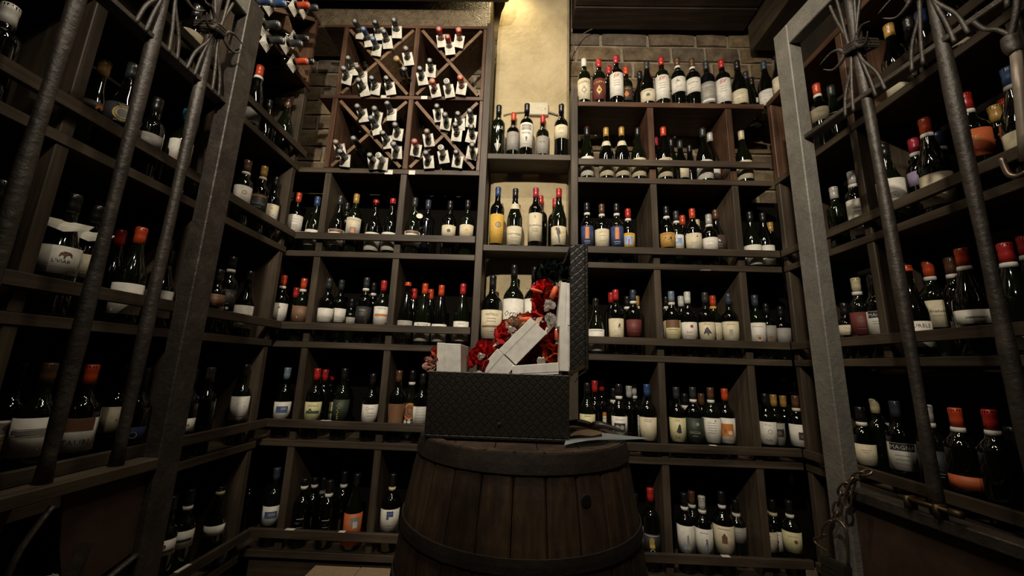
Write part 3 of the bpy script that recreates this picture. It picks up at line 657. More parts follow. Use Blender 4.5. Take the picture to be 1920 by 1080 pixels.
ROWS['R1'] = [
 (1101, 718, 'B', 'K', (777, 806, 'L'), [('t', 'Castello', 0, .8, .14, 'k', .2), ('p', [(0, -.2), (.15, .2), (.3, -.2), (.4, .1), (.4, -.4), (0, -.4)], 'g')], '', {}),
 (1115, 714, 'B', 'R', None, None, '', {'back': 1}),
 (1128, 712.5, 'B', 'R', (773, 808, 'C'), [('r', 0, .82, .98, .2, 'o'), ('t', 'Rosato', .1, .4, .12, 'n', .3), ('r', .15, -.35, .2, .18, 'g')], 'orange top', {}),
 (1150, 728, 'B', 'K', None, None, '', {'back': 1, 'band': 1}),
 (1160, 720, 'B', 'K', (781, 815, 'W'), [('r', 0, -.25, .72, .5, 'k'), ('d', -.3, -.2, .27, 'g'), ('d', .3, -.2, .27, 'g'), ('l', 0, .65, .5, 'g')], 'black picture', {'band': 1}),
 (1179, 724, 'B', 'S', None, None, '', {'back': 1}),
 (1188, 721, 'B', 'S', (778, 821, 'W'), [('t', 'Monte', 0, .55, .14, 'k', .3), ('l', .1, .0, .5, 'k'), ('l', 0, -.3, .5, 'g'), ('l', 0, .85, .7, 'k')], '', {'band': 1}),
 (1221, 721, 'B', 'B', (783, 826, 'C'), LN(.8, .65), '', {'R': .040}),
 (1267, 726, 'B', 'D', (783.6, 828, 'L'), [('t', 'Luna', 0, .8, .1, 'n', .3), ('p', [(-.2, -.2), (.15, .5), (.3, .4), (.4, -.25), (.1, -.3)], 'k'), ('t', 'Tua', -.1, -.6, .14, 'k', .3)], 'dark figure', {}),
 (1283, 738, 'B', 'K', None, None, '', {'back': 1, 'band': 1}),
 (1298, 726, 'B', 'D', (784, 829, 'E'), [tx('SASSA', -.2, .17, 'g'), ('d', .3, .5, .2, 'g'), ('l', 0, -.5, .3, 'g')], '', {'band': 1, 'R': .040}),
 (1314, 738, 'B', 'N', None, None, '', {'back': 1}),
 (1331, 727, 'B', 'N', (784, 830, 'W'), [('l', -.1, .6-.2*i, .5, 'g') for i in range(5)]+[('d', .3, .8, .08, 'b')], '', {'band': 1}),
 (1357.5, 729, 'B', 'O', (784, 831, 'W'), [('r', 0, .05, .72, .5, 'o'), ('d', .3, -.15, .24, 'w'), ('p', [(-.5, .5), (-.1, .1), (-.3, -.3)], 'n'), ('l', 0, -.7, .7, 'g')], 'orange square', {}),
 (1433, 738, 'B', 'K', (791, 833, 'W'), [('t', 'Rocca', 0, .75, .1, 'g'), ('o', .2, .15, .25, 'g'), ('t', 'Colle', 0, -.6, .13, 'k', .3)], '', {}),
 (1449, 740, 'B', 'G', (793, 834, 'G'), [('r', 0, .1, .9, .35, 'k'), ('d', -.3, .1, .25, 'n'), ('d', .3, .1, .25, 'n')], 'dark picture', {'back': 1}),
 (1467, 742, 'B', 'G', None, None, '', {'back': 1}),
 (1490, 742, 'B', 'N', (796, 837, 'W'), [('r', .3, -.05, .4, .35, 'k'), ('d', .3, -.05, .2, 'n')], 'dark square', {'band': 'C'})]
ROWS['R0'] = [
 (1190, 925, 'B', 'K', (986, 1033, 'C'), None, '', {'back': 1}),
 (1218.6, 915, 'B', 'R', (1002, 1040, 'K'), [('o', .05, -.65, .25, 'w'), ('r', .0, .86, .9, .03, 'w')]+[('r', -.22+.14*i, .25, .045, (.28, .42, .45, .36)[i], 'y') for i in range(4)]+[('r', .02, -.15, .28, .18, 'y')], 'yellow hand', {}),
 (1282, 924, 'B', 'K', (986, 1037, 'W'), [('p', [(0, -.7), (.1, .3), (.25, .4), (.4, -.7)], 'g'), ('p', [(-.3, -.7), (-.2, -.1), (0, -.7)], 's')], 'pale figure', {'band': 1}),
 (1296, 921, 'B', 'N', None, None, '', {'back': 1, 'band': 1}),
 (1315, 930, 'B', 'S', (992, 1039, 'W'), [('p', [(-.1, -.8), (.2, .0), (.35, .1), (.4, -.8)], 'b'), ('d', .25, .15, .1, 'n')]+LN(.7), 'blue figure', {'band': 1, 'R': .039}),
 (1351.6, 921, 'B', 'K', (986.6, 1040, 'C'), [('r', 0, .05, .25, .25, 'n'), ('p', [(-.2, .3), (0, .55), (.2, .3)], 'n'), ('l', 0, .8, .6, 'g')], 'crest', {'band': 1, 'R': .044}),
 (1383.5, 937, 'B', 'K', (983, 1018, 'G'), LN(.4), '', {'back': 1, 'band': 1}),
 (1406, 930, 'G', 'K', (990, 1033, 'C'), [('t', 'Barbera', 0, .6, .13, 'k', .2)]+LN(.2, -.1), '', {'band': 'C', 'R': .045}),
 (1447, 936, 'B', 'K', (996, 1033, 'W'), [('d', .1, 0, .2, 'n'), ('l', 0, .7, .5, 'g')], 'small emblem', {'band': 'L'}),
 (1478, 938, 'B', 'K', (997, 1036, 'L'), [('d', .3, .1, .2, 'n'), ('l', 0, .6, .5, 'g')], '', {'band': 1})]
# left wall rack: far compartments and, behind the gate, the near ones
ROWS['W4'] = [
 (489, 125, 'F', 'O', (203, 229, 'G'), None, '', {'band': 1}),
 (506, 188, 'F', 'K', None, None, '', {'back': 1}),
 (550, 186, 'G', 'N', None, None, '', {'R': .045}),
 (372, 12, 'B', 'K', (57, 94, 'C'), LN(.4, .1), '', {}),
 (437, 66, 'B', 'K', (104, 140, 'C'), None, '', {})]
ROWS['W3'] = [
 (466, 302, 'B', 'N', (348, 386, 'W'), [('o', .25, .35, .25, 'n'), ('p', [(-.9, -.5), (.1, -.4), (.9, -.8), (-.9, -.8)], 'g')], 'round seal', {'band': 1}),
 (497, 312, 'B', 'G', (364, 402, 'K'), [('r', 0, .8, .95, .06, 'o'), ('t', 'FE', .1, .55, .16, 'g'), ('t', 'Taurasi', 0, .1, .2, 'g', .2), ('l', 0, -.3, .4, 'g')], 'orange stripe', {'band': 'C'}),
 (519, 333, 'B', 'K', (383, 416, 'C'), [('d', .1, .5, .08, 'k'), ('p', [(0, -.5), (.4, -.1), (.7, -.6)], 's')], 'blue mark', {'R': .035}),
 (355, 208, 'B', 'T', (262, 303, 'W'), [('p', [(-.1, .0), (.3, .2), (.5, 0), (.2, -.3)], 's'), ('r', 0, -.9, .9, .1, 'o')], 'blue drawing', {}),
 (298, 186, 'B', 'K', (250, 272, 'G'), None, 'pinkish cap', {}),
 (257, 106, 'G', 'D', (158, 232, 'K'), [('o', .15, .0, .62, 'y'), ('d', .15, 0, .40, 'g'), ('o', .15, 0, .45, 'w'), ('t', 'WA', .1, .78, .2, 'w'), ('t', 'SATEN', 0, -.8, .12, 'w')], 'gold medallion', {'R': .043}),
 (207, 84, 'G', 'G', (138, 204, 'D'), [('p', [(.2, -.9), (.3, .1), (.5, .4), (.75, -.1), (.7, -.9)], 'o'), ('p', [(-.7, .2), (0, .4), (.2, -.1), (-.6, -.3)], 'g')], 'orange flame', {'R': .043}),
 (22, 12, 'B', 'W', None, None, '', {})]
ROWS['W2'] = [
 (413, 506, 'B', 'K', (546, 573, 'N'), [('l', 0, .6, .5, 'n')], '', {}),
 (438, 482, 'B', 'K', (543, 582, 'K'), [('t', 'GVN', 0, .55, .3, 'g'), ('d', -.1, -.05, .18, 'y'), ('l', 0, -.35, .4, 'g'), ('d', .3, -.8, .16, 'w')], 'small gold seal', {'band': 1}),
 (470, 509, 'G', 'K', (573, 616, 'W'), [('p', [(-.7, -.6), (.2, -.4), (.5, -.8), (-.7, -.8)], 'g')], '', {}),
 (477, 520, 'G', 'K', (578, 616, 'W'), None, '', {'back': 1}),
 (267, 428, 'G', 'O', (532, 590, 'W'), [('p', [(-.7, -.7), (-.1, -.45), (.6, -.75), (.6, -.85), (-.7, -.85)], 'g')], 'grey hills', {'R': .043}),
 (228, 432, 'G', 'R', None, None, '', {'back': 1}),
 (318, 470, 'G', 'K', (545, 596, 'W'), [('t', 'v', 0, .8, .08, 'k')]+LN(-.3), '', {}),
 (145, 358, 'G', 'K', (442, 514, 'W'), [('p', [(.08, .28), (.12, .5), (.3, .62), (.55, .60), (.66, .48), (.7, .25), (.62, .28), (.58, .42), (.42, .32), (.36, .1), (.3, .12), (.3, .32), (.18, .35), (.14, .22)], 'n'), ('t', "L'VIAR", .25, -.08, .17, 'k'), ('l', .1, -.5, .5, 'g')], 'brown horse', {'R': .046, 'collar': 1}),
 (188, 383, 'G', 'K', (460, 522, 'C'), [('l', .2, -.6, .2, 'g'), ('o', -.2, .3, .2, 'w')], '', {'R': .043, 'collar': 1}),
 (6, 340, 'G', 'K', (372, 388, 'C'), None, '', {}),
]
ROWS['W1'] = [
 (464, 676, 'B', 'K', (744, 788, 'W'), [('p', [(-.7, .7), (-.62, .7), (.6, .1), (.6, .2)], 'k'), ('p', [(.6, .2), (.6, .1), (-.8, -.4), (-.8, -.28)], 'k'), ('r', 0, -.72, .95, .02, 'k')], 'black zigzag string', {'R': .040}),
 (397, 689, 'B', 'D', None, None, '', {}),
 (364, 691, 'B', 'K', (786, 812, 'W'), [('t', 'Kama', .1, .1, .35, 'k', .3)], '', {}),
 (286, 690, 'B', 'D', (803, 830, 'B'), [('o', .2, -.1, .3, 'w')], 'white ring', {}),
 (240, 682, 'B', 'K', (764, 812, 'C'), [('t', 'K', .4, -.05, .16, 'n')], '', {}),
 (175, 684, 'B', 'O', (786, 849, 'W'), [('r', 0, .62, .98, .38, 'n'), ('t', 'TAURI', .1, -.45, .24, 'k')], 'rust top', {'R': .043}),
 (97, 676, 'B', 'N', (784, 860, 'W'), [('r', 0, .25, .98, .12, 'g'), ('l', 0, .42, .9, 'k'), ('l', 0, .05, .9, 'k'), ('t', 'e', .5, -.6, .1, 'g')], 'grey band', {'R': .043}),
 (43, 670, 'B', 'K', (790, 866, 'W'), [('r', 0, .6, .6, .28, 'g'), ('d', -.2, .6, .15, 'b'), ('d', .25, .62, .18, 'n'), ('r', 0, .1, .98, .1, 'y')], 'painted picture', {'R': .043})]
ROWS['W0'] = [
 (415, 912, 'G', 'K', (987, 1006, 'W'), LN(-.4), '', {'band': 'L', 'capl': .015}),
 (362, 898, 'B', 'K', (985, 1030, 'W'), [('r', 0, -.1, .98, .16, 'k')], 'black stripe', {'band': 1}),
 (330, 902, 'B', 'K', (975, 1045, 'W'), [('d', .1, .2, .2, 'n'), ('r', 0, -.45, .98, .18, 'k')], 'black stripe', {}),
 (165, 930, 'B', 'K', (1040, 1075, 'W'), None, '', {}),
 (130, 935, 'B', 'K', (1060, 1079, 'W'), None, '', {})]
ROWS['V5'] = [(1457, 106, 'G', 'K', (143, 170, 'C'), LN(.5, .2), '', {})]
ROWS['V4'] = [
 (1529, 153, 'B', 'O', (195, 225, 'C'), None, '', {'band': 1}),
 (1552, 131, 'G', 'D', (178, 212, 'C'), None, '', {}),
 (1665, 48, 'G', 'G', (140, 178, 'C'), LN(.3), '', {'R': .043}),
 (1700, 30, 'B', 'K', (114, 140, 'C'), None, '', {}),
 (1725, 25, 'B', 'B', None, None, '', {}),
 (1768, -40, 'G', 'K', (48, 85, 'C'), None, '', {'R': .043}),
 (1845, -60, 'G', 'G', None, None, '', {'R': .043})]
ROWS['V3'] = [
 (1562, 352, 'B', 'S', None, None, '', {}),
 (1596, 323, 'B', 'S', (373, 440, 'W'), [('d', .1, -.7, .1, 'k')]+LN(.5, .3), '', {'band': 1, 'R': .036}),
 (1612, 312, 'G', 'N', (367, 400, 'G'), [('p', [(-.6, -.5), (0, 0), (.6, .5), (.6, .7), (-.6, -.3)], 'w')], 'white stripe', {'band': 1, 'R': .037}),
 (1656, 272, 'G', 'K', (328, 392, 'W'), [('o', .1, -.1, .3, 'g'), ('d', .1, -.1, .14, 'g')], 'grey spiral', {'R': .045}),
 (1709, 249, 'B', 'P', (310, 345, 'U'), [('t', 'TO', .3, .4, .3, 'w')], '', {'back': 1, 'band': 1}),
 (1732, 224, 'G', 'O', (324, 382, 'C'), LN(-.6), '', {'band': 1, 'R': .044}),
 (1757, 250, 'B', 'B', None, None, '', {'back': 1, 'band': 1}),
 (1806, 175, 'B', 'R', (243, 293, 'O'), [('t', 'TE', -.1, .3, .26, 'y'), ('d', 0, -.4, .14, 'r')], '', {'band': 1, 'R': .043}),
 (1864, 200, 'B', 'G', None, None, '', {'back': 1}),
 (1876, 162, 'B', 'O', (250, 275, 'M'), None, '', {'back': 1, 'band': 'G'}),
 (1889, 127, 'G', 'B', (240, 285, 'C'), LN(.3), '', {'band': 'G', 'R': .045})]
ROWS['V2'] = [
 (1583, 577, 'B', 'K', (606, 628, 'C'), None, '', {'back': 1}),
 (1603, 522, 'B', 'C', (585, 627, 'M'), [('d', -.1, .5, .2, 'n'), ('l', 0, -.2, .5, 'n'), ('l', 0, -.5, .5, 'n')], '', {'band': 1}),
 (1634, 516, 'B', 'K', (583, 626, 'W'), [('r', 0, .7, .98, .28, 'k'), ('t', 'MAGNA', 0, .68, .26, 'w'), ('l', -.2, .1, .4, 'g'), ('l', -.2, -.1, .4, 'g')], 'black heading', {}),
 (1698, 499, 'G', 'O', (602, 650, 'W'), [tx('MAURELE', .65, .22, 'n'), ('l', 0, -.3, .5, 'g')], '', {'capl': .022, 'R': .043}),
 (1736, 480, 'B', 'O', (563, 613, 'C'), [('t', 'Mirabello', 0, .2, .14, 'k', .3), ('l', 0, -.15, .4, 'g')], '', {'band': 1, 'R': .044}),
 (1780, 484, 'B', 'M' if False else 'N', None, None, '', {'back': 1, 'band': 1}),
 (1801, 467, 'G', 'O', (580, 606, 'W'), [('r', 0, -.1, .55, .12, 'g'), ('t', 'BERTANI', 0, -.1, .18, 'k')], 'round top', {'band': 1, 'R': .046}),
 (1882, 457, 'G', 'R', (622, 655, 'W'), [('l', 0, .6-.3*i, .6, 'g') for i in range(5)], '', {'band': 1, 'R': .044}),
 (1918, 440, 'G', 'R', None, None, '', {'band': 1})]
ROWS['V1'] = [
 (1611, 763, 'B', 'K', (833, 872, 'C'), None, '', {'band': 1}),
 (1638, 748, 'B', 'C', None, None, '', {'back': 1}),
 (1652, 765, 'B', 'K', (833, 878, 'G'), None, '', {'band': 1, 'back': 1}),
 (1676, 752, 'B', 'L', (831, 882, 'W'), [('r', 0, .72, .98, .27, 'k'), ('t', 'MAGNA', 0, .7, .26, 'w'), ('l', -.1, .1, .5, 'g'), ('l', -.1, -.2, .5, 'g'), ('l', -.1, -.5, .5, 'g')], 'black heading', {'R': .042}),
 (1735, 759, 'B', 'S', (845, 901, 'K'), [('l', 0, -.2, .3, 'b'), ('l', 0, -.5, .4, 'g'), ('l', 0, -.7, .3, 'g')], '', {'band': 1, 'R': .043}),
 (1789, 765, 'B', 'O', (893, 918, 'O'), LN(.3), '', {'band': 1, 'R': .045}),
 (1853, 768, 'B', 'R', None, None, '', {'band': 1, 'R': .045}),
 (1893, 800, 'B', 'K', (885, 940, 'W'), [('p', [(-.5, -.6), (-.2, .3), (.1, -.5), (.3, .5), (.5, -.5)], 'g'), ('d', -.2, .4, .14, 'g')], 'grey drawing', {'R': .043})]
ROWS['V0'] = [
 (1794, 1052, 'B', 'R', None, None, '', {}),
 (1842, 1056, 'B', 'R', None, None, '', {})]
SHELF = {'C3': 1.124, 'C2': .609, 'C1': .098}
for k, v in Ls.items(): SHELF['L%d' % k] = v
for k, v in Rs.items(): SHELF['R%d' % k] = v; SHELF['V%d' % k] = v
for k, v in Ws.items(): SHELF['W%d' % k] = v
PLACE = {'C': ('centre rack', {3: 'top', 2: 'second', 1: 'third'}), 'L': ('back left rack', {3: 'top', 2: 'second', 1: 'third', 0: 'lowest'}),
         'R': ('back right rack', {5: 'top', 4: 'second', 3: 'third', 2: 'fourth', 1: 'fifth', 0: 'lowest'}),
         'W': ('left wall', {4: 'top', 3: 'second', 2: 'third', 1: 'fourth', 0: 'lowest'}), 'V': ('right wall', {5: 'top', 4: 'second', 3: 'third', 2: 'fourth', 1: 'fifth', 0: 'lowest'})}
GROUPS = {'C': 'bottles on the centre rack', 'L': 'bottles on the back left rack', 'R': 'bottles on the back right rack', 'W': 'bottles on the left wall rack', 'V': 'bottles on the right wall rack'}
# where the upright boards stand, so that no bottle cuts into one
BLOCK = {'L': [(-1.075, -1.042), (-.665, -.632), (-.26, -.2), (-1.9, -1.36)], 'R': [(.2, .2845), (.665, .698), (1.09, 1.123)], 'C': [(-.3, -.2025), (.2445, .3)],
         'W': [(.42, .45), (.87, .90), (1.32, 1.35), (1.805, 1.835)], 'V': [(.42, .45), (.895, .925), (1.405, 1.435), (1.865, 1.895)]}
def clampb(v, R, key, skip=False):
    if skip: return v
    for a, b in BLOCK[key]:
        if a-R < v < b+R: v = a-R-.001 if v < (a+b)/2 else b+R+.001
    return v
for key, rows in ROWS.items():
    fam, zs = key[0], SHELF[key]; placed = []; spec = []
    for (x, yt, t, cap, lab, deco, look, op) in rows:
        R = op.get('R', .041 if t == 'G' else .038)*(1.0 if fam in 'CLR' else .9)
        back = op.get('back', 0)
        if fam in 'CLR':
            D = (1.952 if fam == 'C' else 1.955)+(.0 if not back else .082)
            lim = 2.02 if fam == 'C' else 2.125
            while True:
                a, b_ = ray(x, yt); X = clampb(a*D, R, fam, key == 'R5')
                if all((X-q[0])**2+(D-q[1])**2 >= (R+q[2]+.001)**2 for q in placed) or D > lim: break
                D += .004
            px_, py_ = X, D; dist = 1.0
            for _ in range(3):
                bad = [q for q in placed if (px_-q[0])**2+(py_-q[1])**2 < (R+q[2])**2]
                for q in bad:
                    dx = px_-q[0]; need = R+q[2]+.001; s = 1 if dx >= 0 else -1
                    px_ = q[0]+s*math.sqrt(max(0, need**2-(py_-q[1])**2))
            ztop = b_*D; surf = py_-R*.95
        else:
            S = -1 if fam == 'W' else 1
            XX = (1.19 if fam == 'W' else 1.305)+.012+R+(.082 if back else 0); lim = 1.44 if fam == 'W' else 1.57
            while True:
                a, b_ = ray(x, yt); Yc = clampb(S*XX/a, R, fam, key in ('V5', 'V1'))
                if all((S*XX-q[0])**2+(Yc-q[1])**2 >= (R+q[2]+.001)**2 for q in placed) or XX > lim: break
                XX += .004
            px_, py_ = S*XX, Yc; ztop = b_*Yc
        placed.append((px_, py_, R))
        spec.append((px_, py_, R, ztop, x, yt, t, cap, lab, deco, look, op, back))
    order = sorted(range(len(spec)), key=lambda i: spec[i][0] if fam in 'CLR' else -spec[i][1])
    rank = {i: n+1 for n, i in enumerate(order)}
    for i, (X, Y, R, ztop, x, yt, t, cap, lab, deco, look, op, back) in enumerate(spec):
        h = min(max(ztop-zs, .25 if t != 'M' else .33), .34 if t != 'M' else .42)
        if h > .335 and t != 'M': R = min(R, .043)
        L = None
        if lab:
            d = math.hypot(X, Y); k_ = Y*(d-R*.9)/d
            lx = x if fam in 'CLR' else x
            z1_ = ray(lx, lab[0])[1]*k_-zs; z0_ = ray(lx, lab[1])[1]*k_-zs
            L = (z0_, z1_, lab[2])
            if z1_-max(z0_, .006) < .02: L = (.03, .08, lab[2])
        rz = .88*math.atan2(-X, Y)
        pl, shn = PLACE[fam]; num = int(key[1])
        capn = 'red' if op.get('dot') else CAP[cap][0]
        if L: lk = '%s-capped bottle, %s label%s' % (capn.replace(' ', '-'), LAB[lab[2]][0], (' with '+look) if look else '')
        else: lk = '%s-capped bottle%s' % (capn.replace(' ', '-'), (' with '+look) if look else ', dark glass')
        wh = '%s from %s, %s shelf, %s' % (ORD[rank[i]], 'left' if fam in 'CLR' else 'corner', shn[num], pl)
        b = bottle((X, Y, Z(zs)+.0005), rz, t, h, R, cap, L, deco, op.get('band'), lk+', '+wh, GROUPS[fam], op.get('neck'), op.get('capl', .055),
                   glass={1: M_GLASSK, 2: M_GLASS2}.get(op.get('glass')), collar=op.get('collar', False))
        if op.get('dot'):
            bm = bmesh.new(); lathe(bm, [(0, h+.0008), (.0135, h+.0008), (.013, h+.0025), (0, h+.0028)], 14); obj('seal', bm, mcap('O'), b, False, True)
        if op.get('ntag'):
            bm = bmesh.new(); bmesh.ops.create_circle(bm, cap_ends=True, radius=.017, segments=16)
            bmesh.ops.transform(bm, matrix=Matrix.Translation((.030, -.034, h*.66)) @ Matrix.Rotation(PI/2-.35, 4, 'X'), verts=bm.verts)
            r_ = bmesh.ops.extrude_face_region(bm, geom=bm.faces[:]); bmesh.ops.translate(bm, vec=(0, .001, 0), verts=[v for v in r_['geom'] if isinstance(v, bmesh.types.BMVert)])
            tube(bm, [(.0, -.018, h*.78), (.026, -.028, h*.70)], .0006, 4)
            obj('paper_tag', bm, M_PAPER, b, False)

# ------------------------------------------------------------------ lying bottles of the diamond racks
def lying(tip, direction, cap, label, group, tagside=1, tagged=True, R=.038, band=False, hlen=.305, tilt=0):
    h = hlen; prof, rn = profile('B', h, R)
    bm = bmesh.new(); lathe(bm, [(0, 0)]+prof, 18)
    b = obj('wine_bottle', bm, M_GLASS, None, smooth=True); tag(b, label, 'wine bottle', group)
    dv = Vector(direction).normalized()
    q = dv.to_track_quat('Z', 'Y'); b.rotation_mode = 'QUATERNION'; b.rotation_quaternion = q; b.location = Vector(tip)-dv*h
    bm = bmesh.new(); zs = [h-.055, h-.03, h-.019, h-.017, h-.002, h+.0006]
    lathe(bm, [(rad_at(prof, zs[0])+.0003, zs[0])]+[(rad_at(prof, z)+.0012, z) for z in zs[:-1]]+[(rn*.9, zs[-1]), (0, zs[-1])], 14)
    obj('capsule', bm, mcap(cap), b, False, True)
    bm = bmesh.new(); lathe(bm, [(0, h+.0008), (.0105, h+.0008), (.0105, h+.0016), (0, h+.0018)], 12)
    obj('seal', bm, plain('pale_seal', (.30, .29, .26), .4), b, False, True)
    if band:
        bm = bmesh.new(); lathe(bm, [(.0125, h-.070), (.0160, h-.070), (.0157, h-.057), (.0125, h-.057)], 14); obj('neck_band', bm, mlab('W'), b, False, True)
    if tagged:                                      # square card with a hole, threaded over the neck
        inv = q.inverted(); dn = inv @ Vector((random.uniform(-.25, .25)+tilt, -.10, -1)); dn.z = 0; dn.normalize(); sd = Vector((dn.y, -dn.x, 0))
        bm = bmesh.new(); zt = h-.068; n = 16; W_, U_, D_ = .028, .019, .043
        ri, ro = [], []
        for layer in (0, .0009):
            a_, c_ = [], []
            for i in range(n):
                an = 2*PI*i/n+PI/4; cx, cy = math.cos(an), math.sin(an); m_ = max(abs(cx), abs(cy))
                sx, sy = cx/m_, cy/m_
                off = (U_ if sy > 0 else D_)*sy
                lean = .36*off
                a_.append(bm.verts.new(sd*(cx*.0170)-dn*(cy*.0170)+Vector((0, 0, zt+layer))))
                c_.append(bm.verts.new(sd*(sx*W_)-dn*off+Vector((0, 0, zt+layer-lean*-1.0))))
            ri.append(a_); ro.append(c_)
        for l in (0, 1):
            for i in range(n): bm.faces.new((ri[l][i], ri[l][(i+1) % n], ro[l][(i+1) % n], ro[l][i]))
        for lst in (ri, ro):
            for i in range(n): bm.faces.new((lst[0][i], lst[0][(i+1) % n], lst[1][(i+1) % n], lst[1][i]))
        obj('paper_tag', bm, M_PAPER, b, False)
    return b
XT = [  # tip px, capsule, tagged, band, cell
 (664.6, 38.7, 'D', 1, 0, 'top wedge, upper left cell'), (680.4, 53, 'B', 1, 0, 'top wedge, upper left cell'), (702.5, 40, 'K', 1, 0, 'top wedge, upper left cell'), (719, 57, 'D', 1, 0, 'top wedge, upper left cell'), (738, 36, 'D', 1, 0, 'top wedge, upper left cell'), (698, 71, 'B', 1, 0, 'top wedge, upper left cell'),
 (651.7, 107.5, 'D', 1, 1, 'left wedge, upper left cell'), (642.5, 130.5, 'L', 1, 1, 'left wedge, upper left cell'), (668.3, 123.3, 'N', 1, 1, 'left wedge, upper left cell'),
 (670.3, 156.3, 'D', 1, 0, 'bottom wedge, upper left cell'), (696, 145, 'K', 1, 1, 'bottom wedge, upper left cell'), (723.4, 145, 'K', 1, 0, 'bottom wedge, upper left cell'),
 (761.3, 112, 'N', 1, 0, 'right wedge, upper left cell'), (740, 129, 'G', 0, 1, 'right wedge, upper left cell'), (757.3, 145, 'K', 0, 0, 'right wedge, upper left cell'),
 (822.4, 53, 'R', 1, 0, 'top wedge, upper right cell'), (859.7, 54.4, 'O', 1, 0, 'top wedge, upper right cell'), (838.8, 67.4, 'R', 1, 0, 'top wedge, upper right cell'),
 (806.6, 113.3, 'K', 1, 0, 'left wedge, upper right cell'), (786.6, 127.6, 'K', 1, 0, 'left wedge, upper right cell'),
 (809.5, 156.3, 'O', 1, 0, 'bottom wedge, upper right cell'), (836.8, 153.5, 'W', 1, 1, 'bottom wedge, upper right cell'), (862.6, 143.4, 'O', 1, 0, 'bottom wedge, upper right cell'),
 (668.9, 198, 'D', 1, 0, 'top wedge, lower left cell'), (724.9, 192.2, 'D', 1, 1, 'top wedge, lower left cell'), (701.3, 203.7, 'D', 1, 1, 'top wedge, lower left cell'), (687, 219.5, 'L', 1, 0, 'top wedge, lower left cell'),
 (740, 232.4, 'D', 1, 1, 'right wedge, lower left cell'), (716.8, 248.2, 'K', 1, 0, 'right wedge, lower left cell'), (661.7, 258.2, 'D', 0, 0, 'left wedge, lower left cell'), (630.1, 265.4, 'N', 1, 0, 'left wedge, lower left cell'), (636.7, 282.6, 'D', 1, 0, 'left wedge, lower left cell'),
 (737.2, 269.1, 'L', 1, 0, 'bottom wedge, lower left cell'), (709, 290.4, 'W', 1, 1, 'bottom wedge, lower left cell'), (690.4, 305.6, 'K', 1, 0, 'bottom wedge, lower left cell'),
 (818.1, 206, 'K', 1, 0, 'top wedge, lower right cell'), (857.8, 211.7, 'K', 1, 0, 'top wedge, lower right cell'), (880.4, 206.6, 'D', 1, 1, 'top wedge, lower right cell'), (833.9, 219.5, 'D', 1, 0, 'top wedge, lower right cell'), (853.2, 232.4, 'K', 1, 0, 'top wedge, lower right cell'), (883.6, 236.7, 'K', 1, 0, 'right wedge, lower right cell'),
 (800, 245.3, 'N', 1, 0, 'left wedge, lower right cell'), (776.5, 264, 'R', 1, 1, 'left wedge, lower right cell'), (885, 275.5, 'K', 1, 0, 'right wedge, lower right cell'),
 (797.8, 285.5, 'D', 1, 0, 'bottom wedge, lower right cell'), (826.2, 275.5, 'W', 1, 0, 'bottom wedge, lower right cell'), (854.9, 284, 'K', 1, 0, 'bottom wedge, lower right cell')]
from collections import defaultdict
cells = defaultdict(list)
for e in XT: cells[e[5]].append(e)
DIA = []
for (xa, xb) in ((-1.052, -.660), (-.632, -.262)):
    for (za, zb) in ((z0, z1-.022), (z1, z2-.018)): DIA.append((xa, xb, za, zb))
def relax(pts, ds, RR):
    """pts: [x, z]; ds: cell index; keep circles of radius RR clear of walls, crossed boards and each other"""
    side = []
    for (x, z), c in zip(pts, ds):
        xa, xb, za, zb = c; u, v = (x-xa)/(xb-xa), (z-za)/(zb-za)
        side.append((1 if v > u else -1, 1 if v > 1-u else -1))
    P_ = [list(p) for p in pts]
    for it in range(500):
        for i in range(len(P_)):
            for j in range(i):
                dx, dz = P_[i][0]-P_[j][0], P_[i][1]-P_[j][1]; d = math.hypot(dx, dz)+1e-6; o = 2*RR+.001-d
                if o > 0:
                    P_[i][0] += dx/d*o/2; P_[i][1] += dz/d*o/2; P_[j][0] -= dx/d*o/2; P_[j][1] -= dz/d*o/2
            xa, xb, za, zb = ds[i]; w_, h_ = xb-xa, zb-za; L_ = math.hypot(w_, h_)
            for sgn, kx, kz, c0 in ((side[i][0], -h_/L_, w_/L_, (xa, za)), (side[i][1], h_/L_, w_/L_, (xa, zb))):
                d = ((P_[i][0]-c0[0])*kx+(P_[i][1]-c0[1])*kz)*sgn; o = RR+.012-d
                if o > 0: P_[i][0] += kx*sgn*o; P_[i][1] += kz*sgn*o
            P_[i][0] = min(max(P_[i][0], xa+RR+.002), xb-RR-.002); P_[i][1] = min(max(P_[i][1], za+RR+.002), zb-RR-.002)
    return P_
allp, allc, alle = [], [], []
for cell, es in cells.items():
    es.sort(key=lambda e: e[0])
    for n, e in enumerate(es):
        tip = at(e[0], e[1], 1.80)
        c = min(DIA, key=lambda c: max(c[0]-tip.x, tip.x-c[1], 0)+max(c[2]-(tip.z-H0), (tip.z-H0)-c[3], 0))
        allp.append((tip.x, tip.z-H0-.01)); allc.append(c); alle.append((e, n, cell, tip))
LR = .032
new = [None]*len(allp)
for c in DIA:
    ids = [i for i in range(len(allp)) if allc[i] == c]
    for i, p in zip(ids, relax([allp[i] for i in ids], [c]*len(ids), LR)): new[i] = p
for (e, n, cell, tip), p in zip(alle, new):
    x, y, cap, tg, bd, _ = e; q_ = Vector((p[0], 2.0, Z(p[1])))
    tx_ = Vector((q_.x+max(-.024, min(.024, tip.x-q_.x)), 1.80, q_.z+max(-.016, min(.032, tip.z-q_.z))))
    lying(tx_, tx_-q_, cap, '%s-capped lying bottle%s, %s from left, %s' % (CAP[cap][0].replace(' ', '-'), ' with white tag' if tg else '', ORD[n+1], cell), 'bottles lying in the diamond rack', 1, bool(tg), LR, bool(bd), .30)
